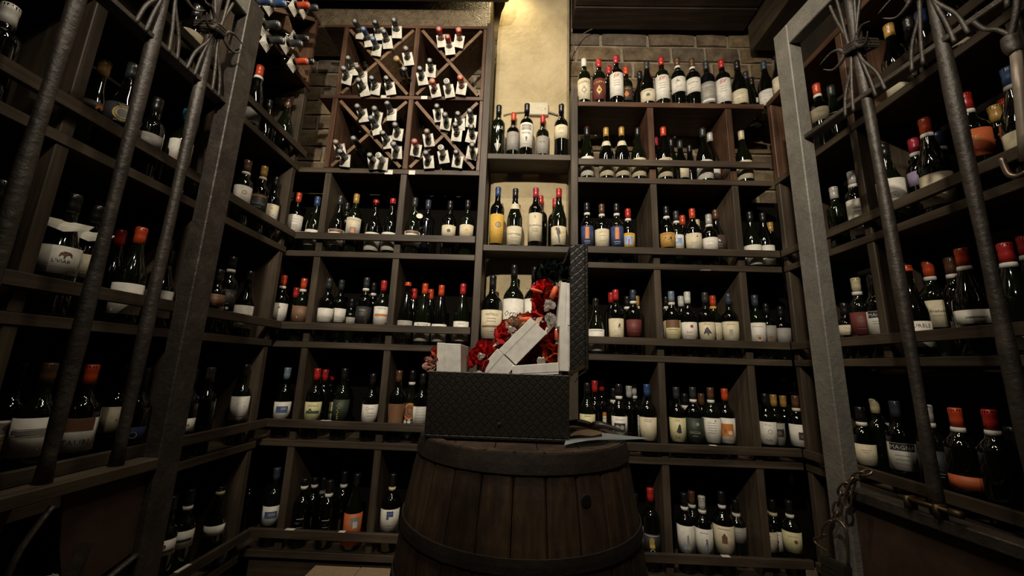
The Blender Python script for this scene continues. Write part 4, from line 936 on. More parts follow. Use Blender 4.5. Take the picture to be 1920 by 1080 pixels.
YT = [(509, 3, 'B', 1), (536, 7, 'B', 1), (580, 10, 'O', 1), (595, 14, 'D', 1), (524, 46, 'D', 1), (532, 76, 'D', 1), (578, 72, 'K', 1), (566, 82, 'D', 1), (577, 115, 'O', 1), (588, 115, 'K', 0)]
for n, (x, y, cap, tg) in enumerate(YT):
    a, b_ = ray(x, y); X = -1.085; Yc = X/a
    lying((X, Yc, Z(b_*Yc)), (1, random.uniform(-.05, .05), random.uniform(-.02, .05)), cap,
          '%s-capped bottle lying in the left wall diamond rack, %s of ten from the front' % (CAP[cap][0].replace(' ', '-'), ORD[n+1]), 'bottles lying in the left wall diamond rack', 1, bool(tg), .037, False, .30)

# ------------------------------------------------------------------ barrel
BX, BY, BH = .013, 1.055, Z(-.164)
def brad(z):
    s = (z-BH/2)/(BH/2); return .252+.052*(1-s*s)
BR = empty('wine_barrel', (BX, BY, 0), 'big old oak barrel standing upright under the black trunk', 'barrel')
NS = 26
bm = bmesh.new(); n = 12; dA = 2*PI/NS
for side in (0, 1): pass
cols = []
for i in range(n+1):
    z = BH*i/n; r_ = brad(z); rowv = []
    for (fa, dr) in ((-.485, -.003), (-.42, 0), (0, .0008), (.42, 0), (.485, -.003)):
        rowv.append(bm.verts.new(((r_+dr)*math.sin(dA*fa), -(r_+dr)*math.cos(dA*fa), z)))
    for fa in (.485, -.485): rowv.append(bm.verts.new(((r_-.022)*math.sin(dA*fa), -(r_-.022)*math.cos(dA*fa), z)))
    cols.append(rowv)
for a, b in zip(cols, cols[1:]):
    for k in range(7): bm.faces.new((a[k], a[(k+1) % 7], b[(k+1) % 7], b[k]))
bm.faces.new(cols[0]); bm.faces.new(cols[-1]); bmesh.ops.recalc_face_normals(bm, faces=bm.faces)
sm = bpy.data.meshes.new('stave'); bm.to_mesh(sm); bm.free(); sm.materials.append(M_OAK)
for i in range(NS):
    o = bpy.data.objects.new('stave', sm); C.objects.link(o); o.parent = BR; o.rotation_euler = (0, 0, dA*i+.05)
def hoop(z0_, z1_, m=M_IRON):
    bm = bmesh.new(); rs = [(brad(z0_)+.0012, z0_), (brad(z0_)+.0042, z0_), (brad((z0_+z1_)/2)+.0046, (z0_+z1_)/2), (brad(z1_)+.0042, z1_), (brad(z1_)+.0012, z1_)]
    lathe(bm, rs+[rs[0]], 48); bmesh.ops.remove_doubles(bm, verts=bm.verts, dist=1e-6)
    for v in bm.verts: v.co.x += BX; v.co.y += BY
    obj('hoop', bm, m, BR, True)
M_HOOP = rough_mat('rusted_hoop', [(.3, (.018, .012, .008)), (.6, (.036, .025, .018)), (.8, (.055, .040, .028))], 12, .6, .5, .003, 60, .5, .2)
for z0_, z1_ in ((BH-.038, BH-.002), (BH-.197, BH-.172), (BH-.325, BH-.283), (.27, .315), (.16, .20), (.004, .055)): hoop(z0_, z1_, M_HOOP)
hx = [-.24, -.15, -.06, .03, .12, .20, .24]
for i in range(6):
    x0, x1 = hx[i]+.001, hx[i+1]-.001; bm = bmesh.new(); rr = .228; pts = []
    for k in range(7):
        x = x0+(x1-x0)*k/6
        if abs(x) < rr: pts.append((x, math.sqrt(rr*rr-x*x)))
    if len(pts) < 2: continue
    loop = pts+[(x, -y) for x, y in reversed(pts)]
    top = [bm.verts.new((BX+x, BY+y, BH-.004)) for x, y in loop]; bot = [bm.verts.new((BX+x, BY+y, BH-.026)) for x, y in loop]
    bm.faces.new(top); bm.faces.new(bot)
    for k in range(len(loop)): bm.faces.new((top[k], top[(k+1) % len(loop)], bot[(k+1) % len(loop)], bot[k]))
    obj('head_board', bm, M_OAK, BR)
# bung hole
bm = bmesh.new(); lathe(bm, [(0, -.004), (.011, -.004), (.011, .004), (0, .004)], 14)
th = .47; zz = BH-.085
bmesh.ops.transform(bm, matrix=Matrix.Translation((BX+brad(zz)*math.sin(th), BY-brad(zz)*math.cos(th), zz)) @ Matrix.Rotation(th, 4, 'Z') @ Matrix.Rotation(PI/2, 4, 'X'), verts=bm.verts)
tag(obj('bung', bm, plain('dark_hole', (.004, .003, .003), .9), BR), 'dark round bung')

# ------------------------------------------------------------------ trunk with open lid
TZ = BH+.0005; TY0, TY1 = .915, 1.10
TX0, TX1 = -.210, .116
TR = empty('trunk', ((TX0+TX1)/2, (TY0+TY1)/2, TZ), 'open black trunk covered in scale-embossed leather standing on the barrel', 'trunk')
bm = bmesh.new(); w = .008; T1 = Z(-.0165)
box(bm, TX0, TX1, TY0, TY1, TZ, TZ+w, .002)
box(bm, TX0, TX1, TY0, TY0+w, TZ+w, T1, .0015); box(bm, TX0, TX1, TY1-w, TY1, TZ+w, T1, .0015)
box(bm, TX0, TX0+w, TY0+w, TY1-w, TZ+w, T1, .0015); box(bm, TX1-w, TX1, TY0+w, TY1-w, TZ+w, T1, .0015)
obj('body', bm, M_BLACKLEATHER, TR)
bm = bmesh.new(); lx0, lx1 = .1172, .161; lz0, lz1 = Z(-.004), Z(.300)
box(bm, lx1-w, lx1, TY0, TY1, lz0, lz1, .002); box(bm, lx0, lx1-w, TY0, TY0+w, lz0, lz1, .0015); box(bm, lx0, lx1-w, TY1-w, TY1, lz0, lz1, .0015)
box(bm, lx0, lx1-w, TY0+w, TY1-w, lz0, lz0+w, .0015); box(bm, lx0, lx1-w, TY0+w, TY1-w, lz1-w, lz1, .0015)
obj('lid', bm, M_BLACKLEATHER, TR)
def atT(x, y, Y): return at(x, y, Y-.083)
for yy in (TY0-.004, TY1-.03):
    bm = bmesh.new(); tube(bm, [(.120, yy+.004, Z(-.012)), (.120, yy+.03, Z(-.012))], .006, 8); bar(bm, (.120, yy+.003, Z(-.012)), (.150, yy+.003, Z(.006)), .008, .0015, (0, 0, 1)); obj('hinge', bm, M_BRASS, TR)
bm = bmesh.new(); tube(bm, smooth_path([atT(1078, 717, .99), atT(1086, 705, .985), atT(1094, 699, .985), atT(1099, 697, .99)]), .0012, 5); obj('cord', bm, M_BRASS, TR)
bm = bmesh.new(); lathe(bm, [(0, 0), (.004, 0), (.004, .003), (0, .004)], 10)
bmesh.ops.transform(bm, matrix=Matrix.Translation(at(936, 795, TY0)) @ Matrix.Rotation(PI/2, 4, 'X'), verts=bm.verts); obj('stud', bm, M_BRASS, TR)

def giftbox(corners, Y0, dep, lab, lidfrac, horiz=True, ribbon=None):
    Y0 -= .083
    # corners: top-left, top-right, bottom-right, bottom-left of its front face
    P_ = [at(x, y, Y0) for x, y in corners]
    c = sum(P_, Vector())/4; c.y += dep/2
    g = empty('gift_box', (c.x, c.y, min(p.z for p in P_)), lab, 'gift box', 'white gift boxes in the trunk')
    def slab(a0, a1, grow):
        bm = bmesh.new(); a = P_[0].lerp(P_[1], a0) if not horiz else P_[0].lerp(P_[3], a0)
        if horiz: q = [P_[0].lerp(P_[3], a0), P_[1].lerp(P_[2], a0), P_[1].lerp(P_[2], a1), P_[0].lerp(P_[3], a1)]
        else: q = [P_[0].lerp(P_[1], a0), P_[0].lerp(P_[1], a1), P_[3].lerp(P_[2], a1), P_[3].lerp(P_[2], a0)]
        cc = sum(q, Vector())/4
        q = [cc+(p-cc)*(1+grow) for p in q]
        fr = [bm.verts.new(p+Vector((0, -grow*.05, 0))) for p in q]; bk = [bm.verts.new(p+Vector((0, dep+grow*.05, 0))) for p in q]
        bm.faces.new(fr); bm.faces.new(bk)
        for i in range(4): bm.faces.new((fr[i], fr[(i+1) % 4], bk[(i+1) % 4], bk[i]))
        bmesh.ops.bevel(bm, geom=bm.edges[:], offset=.0008, segments=1, affect='EDGES'); return bm
    obj('box_lid', slab(0, lidfrac, .018), M_WHITEBOX, g); obj('box_base', slab(lidfrac, 1, 0), M_WHITEBOX, g)
    if ribbon:
        bm = bmesh.new(); x = max(p.x for p in P_)+.0012; z0_, z1_ = min(p.z for p in P_), max(p.z for p in P_)
        box(bm, x-.0005, x+.0006, Y0+dep*.72, Y0+dep*.80, z0_+.002, z1_-.001); obj('ribbon', bm, plain('dark_red_ribbon', (.16, .012, .015), .5), g)
giftbox([(820, 643), (864, 645), (864, 712), (818, 712)], 1.012, .135, 'upright white gift box with dark red ribbon at left end of trunk', .33, False, True)
giftbox([(936, 655), (994.6, 596), (1025.7, 625), (967, 684)], 1.03, .07, 'white gift box tilted diagonally, highest in the trunk', .34)
giftbox([(881, 712), (932.5, 654), (966, 686), (921, 740)], 1.03, .07, 'white gift box tilted diagonally, half sunk below the highest one', .34)
giftbox([(961, 686), (1046, 680), (1048, 702), (961, 706)], 1.02, .10, 'flat white gift box lying at right end of trunk', .78)
giftbox([(1052, 530), (1068.3, 531), (1068.5, 610), (1045, 612)], 1.012, .12, 'upper white gift box standing against the open lid', .62, False)
giftbox([(1049.5, 611.5), (1068.3, 611.5), (1068.3, 696), (1049.5, 695)], 1.012, .12, 'lower white gift box standing against the open lid', .85, False)

# ------------------------------------------------------------------ fabric roses, sweets and papers
def petal_mesh(name, m, w=1, curl=.5):
    bm = bmesh.new(); n = 5; g = []
    for i in range(n+1):
        v = i/n; rw = []
        for j in range(n+1):
            u = j/n*2-1
            ww = w*.5*math.sin(PI*min(1, .18+v*.62))
            x = u*ww; y = -.35*w*(1-math.cos(u*1.2))+(-curl*.25*max(0, v-.65)**1.1*-2.2); z = v*1.0-.08*u*u*v
            rw.append(bm.verts.new((x, -y*1.0, z)))
        g.append(rw)
    for i in range(n):
        for j in range(n): bm.faces.new((g[i][j], g[i][j+1], g[i+1][j+1], g[i+1][j]))
    r_ = bmesh.ops.solidify(bm, geom=bm.faces[:], thickness=.02)
    me = bpy.data.meshes.new(name); bm.to_mesh(me); bm.free(); me.materials.append(m)
    for p in me.polygons: p.use_smooth = True
    return me
FC = {'red': plain('red_fabric', (.68, .030, .030), .55, nb=.3), 'dark red': plain('dark_red_fabric', (.30, .012, .014), .6, nb=.3), 'orange': plain('orange_fabric', (.72, .12, .04), .55, nb=.3),
      'black': plain('black_fabric', (.022, .034, .030), .55), 'pink': plain('pink_fabric', (.62, .33, .26), .6), 'cream': plain('cream_fabric', (.55, .38, .26), .6)}
PM = {k: petal_mesh('petal', m, 1.05 if k != 'pink' else .7) for k, m in FC.items()}
def rose(p, size, col, face, lab, n=10, openness=1.0, group='fabric flowers in the trunk'):
    r_ = bpy.data.objects.new('fabric_rose', None); C.objects.link(r_); tag(r_, lab, 'flower', group)
    r_.empty_display_size = .02
    r_.rotation_mode = 'QUATERNION'; r_.rotation_quaternion = Vector(face).normalized().to_track_quat('Z', 'Y'); r_.location = p
    for i in range(n):
        o = bpy.data.objects.new('petal', PM[col]); C.objects.link(o); o.parent = r_
        a = i*2.4; k = i/n; tl = (.12+.95*k)*openness
        o.rotation_euler = Matrix.Rotation(a, 3, 'Z').to_euler(); 
        M_ = Matrix.Rotation(a, 4, 'Z') @ Matrix.Translation((0, .06*size+.12*size*k, -.1*size*k)) @ Matrix.Rotation(-tl, 4, 'X')
        o.matrix_local = M_ @ Matrix.Diagonal((size*(.55+.5*k), size*(.55+.5*k), size*(.62+.2*k), 1))
    bm = bmesh.new(); lathe(bm, [(0, -.35*size), (.05*size, -.34*size), (.16*size, -.05*size), (.1*size, .12*size), (0, .16*size)], 10); obj('calyx', bm, FC[col], r_, False, True)
    return r_
rose(atT(1040, 518, 1.09), .062, 'black', (-.25, -.8, .5), 'large black fabric rose at the top of the pile beside the lid', 13, .9)
rose(atT(1019, 541, 1.07), .040, 'red', (-.4, -.5, .8), 'bright red crumpled flower just below the black rose', 9)
rose(atT(1034, 553, 1.06), .036, 'orange', (.1, -.8, .5), 'orange-red flower leaning on the upper gift box by the lid', 8)
rose(atT(1018, 568, 1.08), .044, 'red', (-.3, -.9, .1), 'red flower in the middle of the column of flowers', 10)
rose(atT(1035, 582, 1.09), .042, 'dark red', (0, -1, .1), 'dark red flower beside the upper standing gift box', 10)
rose(atT(1009, 600, 1.10), .040, 'red', (-.4, -.7, .5), 'red flower behind the top corner of the tilted box', 9)
rose(atT(1030, 627, 1.09), .040, 'red', (0, -1, .2), 'red flower right of the tilted box top', 9)
rose(atT(1038, 655, 1.08), .050, 'orange', (-.1, -1, .2), 'wide orange flower beside the lower standing gift box', 10)
rose(atT(1017, 668, 1.10), .050, 'dark red', (0, -1, .3), 'dark red flower in the hollow right of the tilted boxes', 11)
rose(atT(1000, 682, 1.11), .042, 'dark red', (-.2, -1, .3), 'dark red flower just above the flat gift box', 10)
rose(atT(967, 609, 1.07), .036, 'cream', (-.2, -.6, .8), 'cream flower behind the tilted box edge', 8)
rose(atT(982, 603, 1.10), .036, 'orange', (0, -.6, .8), 'orange-red flower behind the top of the tilted box', 8)
rose(atT(950, 624, 1.08), .042, 'red', (-.5, -.7, .5), 'red flower left of the cream flower', 10)
rose(atT(945, 643, 1.10), .040, 'dark red', (-.5, -.7, .4), 'dark red flower behind the tilted gift box', 9)
rose(atT(908, 664, 1.06), .044, 'red', (-.3, -.8, .5), 'red flower filling the gap left of the lower tilted box', 10)
rose(atT(896, 676, 1.04), .036, 'red', (-.1, -.9, .4), 'red flower low beside the ribbon box', 9)
rose(atT(924, 655, 1.09), .032, 'orange', (-.2, -.7, .6), 'small orange flower behind the lower tilted box', 8)
rose(atT(812, 682, 1.02), .034, 'pink', (-.6, -.7, .1), 'pale pink flower hanging over the left end of the trunk', 7, 1.2)
rose(atT(818, 661, 1.06), .022, 'orange', (-.6, -.6, .5), 'small orange flower behind the ribbon box', 6)
M_FILM = plain('clear_film', (.75, .72, .66), .12, 0, 0, .8, 0, 60, .75)
def candy(p, ax, L_, r_, col, lab):
    c = empty('sweet', p, lab, 'sweet', 'wrapped sweets in the trunk'); ax = Vector(ax).normalized()
    bm = bmesh.new(); p = Vector(p); tube(bm, [p-ax*L_/2, p-ax*L_*.47, p+ax*L_*.47, p+ax*L_/2], [r_*.7, r_, r_, r_*.7], 12); obj('body', bm, FC[col], c, True, True)
    bm = bmesh.new()
    for s in (-1, 1): tube(bm, [p+ax*s*L_*.5, p+ax*s*L_*.62, p+ax*s*L_*.85], [r_*.75, r_*.2, r_*.9], 8, .4)
    obj('wrapper', bm, M_FILM, c)
candy(atT(1044, 628, 1.04), (0, 0, 1), .026, .0055, 'orange', 'small upright orange sweet left of the lower standing box')
candy(atT(1038, 549, 1.035), (.4, 0, 1), .032, .0065, 'orange', 'orange sweet leaning on the upper standing box')
candy(atT(985, 598, 1.06), (1, 0, .12), .030, .0050, 'orange', 'orange sweet lying on top of the tilted box')
candy(atT(1006, 545, 1.05), (1, 0, -.25), .032, .0040, 'orange', 'thin orange sweet below the bright red flower')
def film(p, s, seed, lab, m=None):
    rnd = random.Random(seed); bm = bmesh.new(); bmesh.ops.create_icosphere(bm, subdivisions=2, radius=s)
    for v in bm.verts: v.co *= rnd.uniform(.45, 1.15); v.co.y *= .6; v.co += Vector(p)
    return tag(obj('cellophane_twist', bm, m or M_FILM), lab, 'wrapper', 'clear wrappers in the trunk')
film(atT(1029, 573, 1.035), .017, 1, 'crinkled clear wrapper over the middle red flower')
film(atT(1032, 600, 1.035), .018, 2, 'crinkled clear wrapper beside the upper standing box')
film(atT(902, 668, 1.015), .010, 3, 'crinkled clear wrapper left of the lower tilted box')
film(atT(1014, 677, 1.03), .012, 4, 'crinkled clear wrapper above the flat gift box')
film(atT(958, 619, 1.045), .010, 5, 'crinkled clear wrapper behind the tilted box')
def sheet(name, pts, m, lab, cat, th_=.0008, grp=None):
    bm = bmesh.new(); lo = [bm.verts.new(p) for p in pts]; hi = [bm.verts.new(Vector(p)+Vector((0, -.0002, th_))) for p in pts]
    n = len(pts); bm.faces.new(lo); bm.faces.new(hi)
    for i in range(n): bm.faces.new((lo[i], lo[(i+1) % n], hi[(i+1) % n], hi[i]))
    return tag(obj(name, bm, m), lab, cat, grp)
sheet('folded_leaflet', [atT(922, 652, 1.075), atT(931, 641, 1.075), atT(957, 631, 1.07), atT(947, 640, 1.07)], M_PAPER, 'white paper slip behind the lower edge of the tilted box', 'paper')
sheet('folded_leaflet', [atT(1021, 622, 1.06), atT(1028, 606, 1.07), atT(1040, 601, 1.07), atT(1036, 614, 1.06), atT(1025, 628, 1.06)], M_PAPER, 'white curled paper slip right of the tilted box top', 'paper')
sheet('folded_leaflet', [atT(1003, 604, 1.05), atT(1007, 596, 1.05), atT(1018, 595, 1.05), atT(1008, 611, 1.05)], FC['cream'], 'beige paper slip at the top corner of the tilted box', 'paper')
# papers and dark tools on the barrel head
PZ = BH+.002
def flatsheet(xy, zz, m, lab, bow=.0, name='paper_sheet'):
    bm = bmesh.new(); n = 8; A, B_, Cc, D_ = [Vector((x, y, 0)) for x, y in xy]; g = []
    for i in range(n+1):
        rw = []
        for j in range(n+1):
            u, v = i/n, j/n; p = A.lerp(B_, u).lerp(D_.lerp(Cc, u), v)
            rw.append(bm.verts.new((p.x, p.y, zz+bow*math.sin(PI*u)*(1-v*.3)+.002*math.sin(7*u+5*v))))
        g.append(rw)
    for i in range(n):
        for j in range(n): bm.faces.new((g[i][j], g[i+1][j], g[i+1][j+1], g[i][j+1]))
    bmesh.ops.solidify(bm, geom=bm.faces[:], thickness=.0012)
    return tag(obj(name, bm, m), lab, 'paper')
flatsheet([(.100, .872), (.315, .985), (.235, 1.06), (.128, 1.02)], BH+.0035, plain('bluish_white_paper', (.50, .54, .56), .5), 'white printed sheet poking out beside the trunk on the barrel', .006)
flatsheet([(.120, .93), (.20, .97), (.215, 1.05), (.13, 1.08)], BH+.0125, M_CARD, 'brownish leaflet lying on the white sheet beside the trunk', .0)
t = empty('sommelier_knife', (.165, 1.06, BH+.014), 'dark folding corkscrew lying beside the trunk on the leaflets', 'corkscrew')
bm = bmesh.new(); tube(bm, smooth_path([(.128, 1.05, BH+.024), (.150, 1.048, BH+.029), (.172, 1.045, BH+.027), (.186, 1.04, BH+.023)]), [.009]*15+[.006], 8, .8); obj('handle', bm, plain('dark_handle', (.018, .014, .010), .5), t, True, True)
bm = bmesh.new(); tube(bm, smooth_path([(.187, 1.04, BH+.022), (.21, 1.03, BH+.026), (.235, 1.02, BH+.022), (.262, 1.01, BH+.016)]), [.008, .010, .012, .012, .012, .012, .011, .010, .009, .008, .007, .006, .005, .004, .003, .002], 8, .8); obj('blade', bm, plain('dark_blade', (.022, .013, .010), .4), t, True, True)

# ------------------------------------------------------------------ wrought iron gate leaves
def gate(side, lab):
    S = -1 if side == 'L' else 1
    if side == 'L': P = lambda Y, z, o=0: Vector((-1.0-o, Y, Z(z)))
    else: P = lambda Y, z, o=0: Vector((1.0+(1.25-Y)*.105+o, Y, Z(z)))
    def onp(x, y, o=0):
        a, b = ray(x, y)
        Y = (-1.0-o)/a if side == 'L' else (1.131+o)/(a+.105)
        return P(Y, b*Y, o)
    Yn = .18
    g = empty('gate_leaf', P(.7, -H0), lab, 'gate')
    if side == 'L': y0_, y1_, zt, zm, zb, bars = 1.135, 1.212, 1.19, .848, -.282, (1.042, .885, .709, .535, .36)
    else: y0_, y1_, zt, zm, zb, bars = 1.285, 1.352, 1.245, .855, -.325, (1.067, .873, .680, .49, .30)
    fm = M_IRONG if side == 'R' else M_IRON
    th_ = .048
    def slab(name, Ya, Yb, za, zb_, o0, o1, m, bev=.003, zt2=None):
        bm = bmesh.new()
        vs = [bm.verts.new(P(Y, z, o)) for Y in (Ya, Yb) for z in (za, zb_) for o in (o0, o1)]
        for q in ((0, 1, 3, 2), (4, 6, 7, 5), (0, 4, 5, 1), (2, 3, 7, 6), (0, 2, 6, 4), (1, 5, 7, 3)): bm.faces.new([vs[i] for i in q])
        bmesh.ops.bevel(bm, geom=bm.edges[:], offset=bev, segments=1, affect='EDGES')
        return obj(name, bm, m, g)
    slab('stile', y0_, y1_, -H0+.02, zt+.09, 0, th_, fm)
    slab('stile', Yn-.06, Yn, -H0+.02, zt+.09, 0, th_, fm)
    slab('top_rail', Yn, y0_, zt+.0, zt+.09, 0, th_, M_IRONG)
    slab('middle_rail', Yn, y0_+.002, zm-.014, zm+.004, .012, .052, M_IRON)
    slab('bottom_rail', Yn, y0_, zb-.030, zb, -.004, .052, WD[1] if side == 'L' else M_IRON)
    for k, Y in enumerate(bars):
        bm = bmesh.new(); pts = []; rr = []
        zz_ = zb; rnd = random.Random(k*7+(side == 'L'))
        ph = rnd.uniform(0, 6)
        for i in range(25):
            z = zb+(zt-zb)*i/24
            pts.append(P(Y+.004*math.sin(3.1*z+ph), z, .026+.003*math.sin(4*z+ph))); rr.append(.0145+.0018*math.sin(9*z+ph)+rnd.uniform(-.0006, .0006))
        rr[0] = .0165; tube(bm, pts, rr, 10); obj('bar', bm, M_IRON, g, True, True)
    return g, P, onp, slab, bars, (y0_, y1_, zt, zm, zb)
GL, PL, onL, slabL, barsL, dL = gate('L', 'dark iron gate leaf opened flat against the left rack, sheaf ornaments at top')
GR, PR, onR, slabR, barsR, dR = gate('R', 'grey iron gate leaf opened against the right rack, chain hanging on its stile')
def sheaf(g, P, Y, zc, name='scroll'):
    # strips bound to the bar by a collar, fanning out above and below, with curled horns
    bm = bmesh.new()
    for dz in (-.010, .0, .010): tube(bm, [P(Y-.030, zc+dz-.008, .0), P(Y-.010, zc+dz, -.004), P(Y+.012, zc+dz+.004, -.004), P(Y+.030, zc+dz+.012, .0), P(Y+.03, zc+dz+.012, .05), P(Y-.03, zc+dz-.008, .05), P(Y-.030, zc+dz-.008, .0)], .0065, 6)
    obj('collar', bm, M_IRON, g)
    for s, k in ((-1, 0), (1, 0), (-1, 1), (1, 1)):
        bm = bmesh.new(); w_ = (.035, .062)[k]
        tube(bm, smooth_path([P(Y+s*.012, zc-.02, .01), P(Y+s*.016, zc+.05, .01), P(Y+s*w_*.7, zc+.16, .012), P(Y+s*w_, zc+.27, .014), P(Y+s*w_*.8, zc+.34, .014)]), .0048, 6); obj(name, bm, M_IRON, g, True, True)
        bm = bmesh.new()
        tube(bm, smooth_path([P(Y+s*.012, zc+.02, .01), P(Y+s*.016, zc-.05, .01), P(Y+s*w_*.8, zc-.13, .012), P(Y+s*w_*1.0, zc-.20, .014)]), .0048, 6); obj(name, bm, M_IRON, g, True, True)
    for s in (-1, 1):
        for up_, L_ in ((.035, .085), (-.035, .075)):
            bm = bmesh.new(); p_ = smooth_path([P(Y+s*.012, zc-up_*.3, .0), P(Y+s*.030, zc+up_*.6, -.004), P(Y+s*.055, zc+up_*.9, -.010), P(Y+s*L_, zc+up_*.35, -.022)])
            n_ = len(p_); tube(bm, p_, [.0085*(1-.85*i/(n_-1)) for i in range(n_)], 7); obj('curled_tip', bm, M_IRON, g, True, True)
sheaf(GL, PL, barsL[0], 1.035); sheaf(GL, PL, barsL[1], 1.035)
sheaf(GR, PR, barsR[0], 1.02); sheaf(GR, PR, barsR[1], 1.02); sheaf(GR, PR, barsR[2], 1.02)
# lower panels
def panel(g, P, pts, m, name='lower_panel', o=.02, t_=.006):
    bm = bmesh.new(); a = [bm.verts.new(P(Y, z, o)) for Y, z in pts]; b = [bm.verts.new(P(Y, z, o+t_)) for Y, z in pts]
    bm.faces.new(a); bm.faces.new(b)
    for i in range(len(a)): bm.faces.new((a[i], a[(i+1) % len(a)], b[(i+1) % len(a)], b[i]))
    obj(name, bm, m, g)
panel(GL, PL, [(1.134, -.315), (.93, -.315), (.95, -.44), (.985, -.56), (1.134, -.52)], M_RUST)
panel(GL, PL, [(.84, -.315), (.19, -.315), (.19, -.70), (.70, -.70), (.80, -.50)], M_RUST)
panel(GL, PL, [(1.134, -1.08), (.19, -1.08), (.19, -.86), (.9, -.80), (1.134, -.70)], M_RUST)
bm = bmesh.new(); tube(bm, smooth_path([PL(1.134, -.525, .006), PL(1.05, -.555, .006), PL(.97, -.60, .006), PL(.89, -.72, .006), PL(.86, -.86, .006)]), .010, 6, .6); obj('scroll', bm, M_IRON, GL, True, True)
bm = bmesh.new(); bar(bm, PL(1.0, -.44, .01), PL(.83, -.90, .01), .028, .008, (0, 1, 0)); obj('brace', bm, M_IRON, GL)
bm = bmesh.new(); tube(bm, smooth_path([PL(.90, -.33, .006), PL(.86, -.40, .006), PL(.83, -.50, .006), PL(.75, -.54, .006), PL(.66, -.55, .006)]), .008, 6, .6); obj('scroll', bm, M_IRON, GL, True, True)
panel(GR, PR, [(1.284, -.356), (.60, -.356), (.60, -.50), (.78, -.545), (.98, -.62), (1.284, -.66)], M_RUST)
panel(GR, PR, [(1.284, -1.08), (.19, -1.08), (.19, -.90), (1.284, -.90)], M_RUST)
bm = bmesh.new(); tube(bm, smooth_path([PR(1.284, -.665, .006), PR(1.1, -.655, .006), PR(.98, -.625, .006), PR(.82, -.56, .006), PR(.60, -.505, .006)]), .009, 6, .6); obj('scroll', bm, M_IRON, GR, True, True)
# brass bolt on the right bottom rail
bm = bmesh.new(); tube(bm, [PR(1.12, -.300, -.010), PR(1.01, -.300, -.010)], .0055, 8); tube(bm, [PR(1.008, -.300, -.010), PR(.985, -.300, -.010)], .009, 8)
for Y in (1.10, 1.035): box(bm, PR(Y, 0, -.016).x, PR(Y, 0, .01).x, Y-.005, Y+.005, Z(-.324), Z(-.293))
obj('bolt', bm, M_BRASS, GR, True, True)
# chain and padlock
ch = empty('chain', PR(1.25, -.33, -.03), 'old steel chain looped round the right gate stile, padlock hanging from it', 'chain')
def link(p, d, spin, L_=.034, W_=.020, r_=.0033):
    d = Vector(d).normalized(); s = d.orthogonal().normalized(); s = Matrix.Rotation(spin, 3, d) @ s
    pts = []
    for i in range(16):
        a = 2*PI*i/16; pts.append(Vector(p)+d*(math.cos(a)*(L_/2)*1.0+(.0))+s*(math.sin(a)*W_/2))
    bm = bmesh.new(); pts.append(pts[0]); pts.append(pts[1]); tube(bm, pts[:-1], r_, 6, cap=False); obj('link', bm, M_STEEL, ch, True, True)
pth = [onR(1632, 884, -.018), onR(1617, 888, -.028), onR(1602, 897, -.030), onR(1587, 909, -.030), onR(1576, 925, -.030), onR(1572, 944, -.030), onR(1568, 963, -.030), onR(1558, 981, -.030), onR(1546, 999, -.032)]
for i in range(len(pth)-1):
    link((pth[i]+pth[i+1])/2, pth[i+1]-pth[i], (i % 2)*PI/2, L_=(pth[i+1]-pth[i]).length*1.45)
pth2 = [onR(1600, 899, -.038), onR(1592, 925, -.040), onR(1588, 950, -.040)]
for i in range(2): link((pth2[i]+pth2[i+1])/2, pth2[i+1]-pth2[i], .7+i*PI/2, L_=(pth2[i+1]-pth2[i]).length*1.3)
bm = bmesh.new(); tube(bm, smooth_path([onR(1553, 1035, -.032), onR(1531, 1020, -.032), onR(1527, 1010, -.032), onR(1536, 1009, -.032), onR(1546, 1002, -.032)]), .0036, 6); obj('hook', bm, M_STEEL, ch, True, True)
pk = empty('padlock', onR(1575, 1075, -.04), 'steel padlock with a long shackle hanging from the chain, lower right', 'padlock')
bm = bmesh.new(); tube(bm, smooth_path([onR(1553, 1045, -.040), onR(1552, 1005, -.040), onR(1556, 984, -.040), onR(1568, 975, -.040), onR(1580, 983, -.040), onR(1588, 1004, -.040), onR(1590, 1060, -.040)]), .0040, 8); obj('shackle', bm, M_STEEL, pk, True, True)
bm = bmesh.new(); A_, B_2 = onR(1543, 1040, -.040), onR(1594, 1062, -.040); A2, B22 = onR(1548, 1100, -.040), onR(1596, 1128, -.040)
for q in (A_, B_2, B22, A2): pass
n_ = Vector((-1, 0, 0)); fr = [bm.verts.new(v+n_*.013) for v in (A_, B_2, B22, A2)]; bk = [bm.verts.new(v-n_*.009) for v in (A_, B_2, B22, A2)]
bm.faces.new(fr); bm.faces.new(bk)
for i in range(4): bm.faces.new((fr[i], fr[(i+1) % 4], bk[(i+1) % 4], bk[i]))
bmesh.ops.bevel(bm, geom=bm.edges[:], offset=.004, segments=2, affect='EDGES'); obj('body', bm, plain('padlock_steel', (.10, .088, .07), .35, .8), pk)
bm = bmesh.new(); fr = [v+n_*.0145 for v in (onR(1549, 1056, -.040), onR(1577, 1069, -.040), onR(1578, 1079, -.040), onR(1550, 1066, -.040))]
tube(bm, fr+[fr[0]], .0007, 4); obj('engraved_frame', bm, M_BRASS, pk)
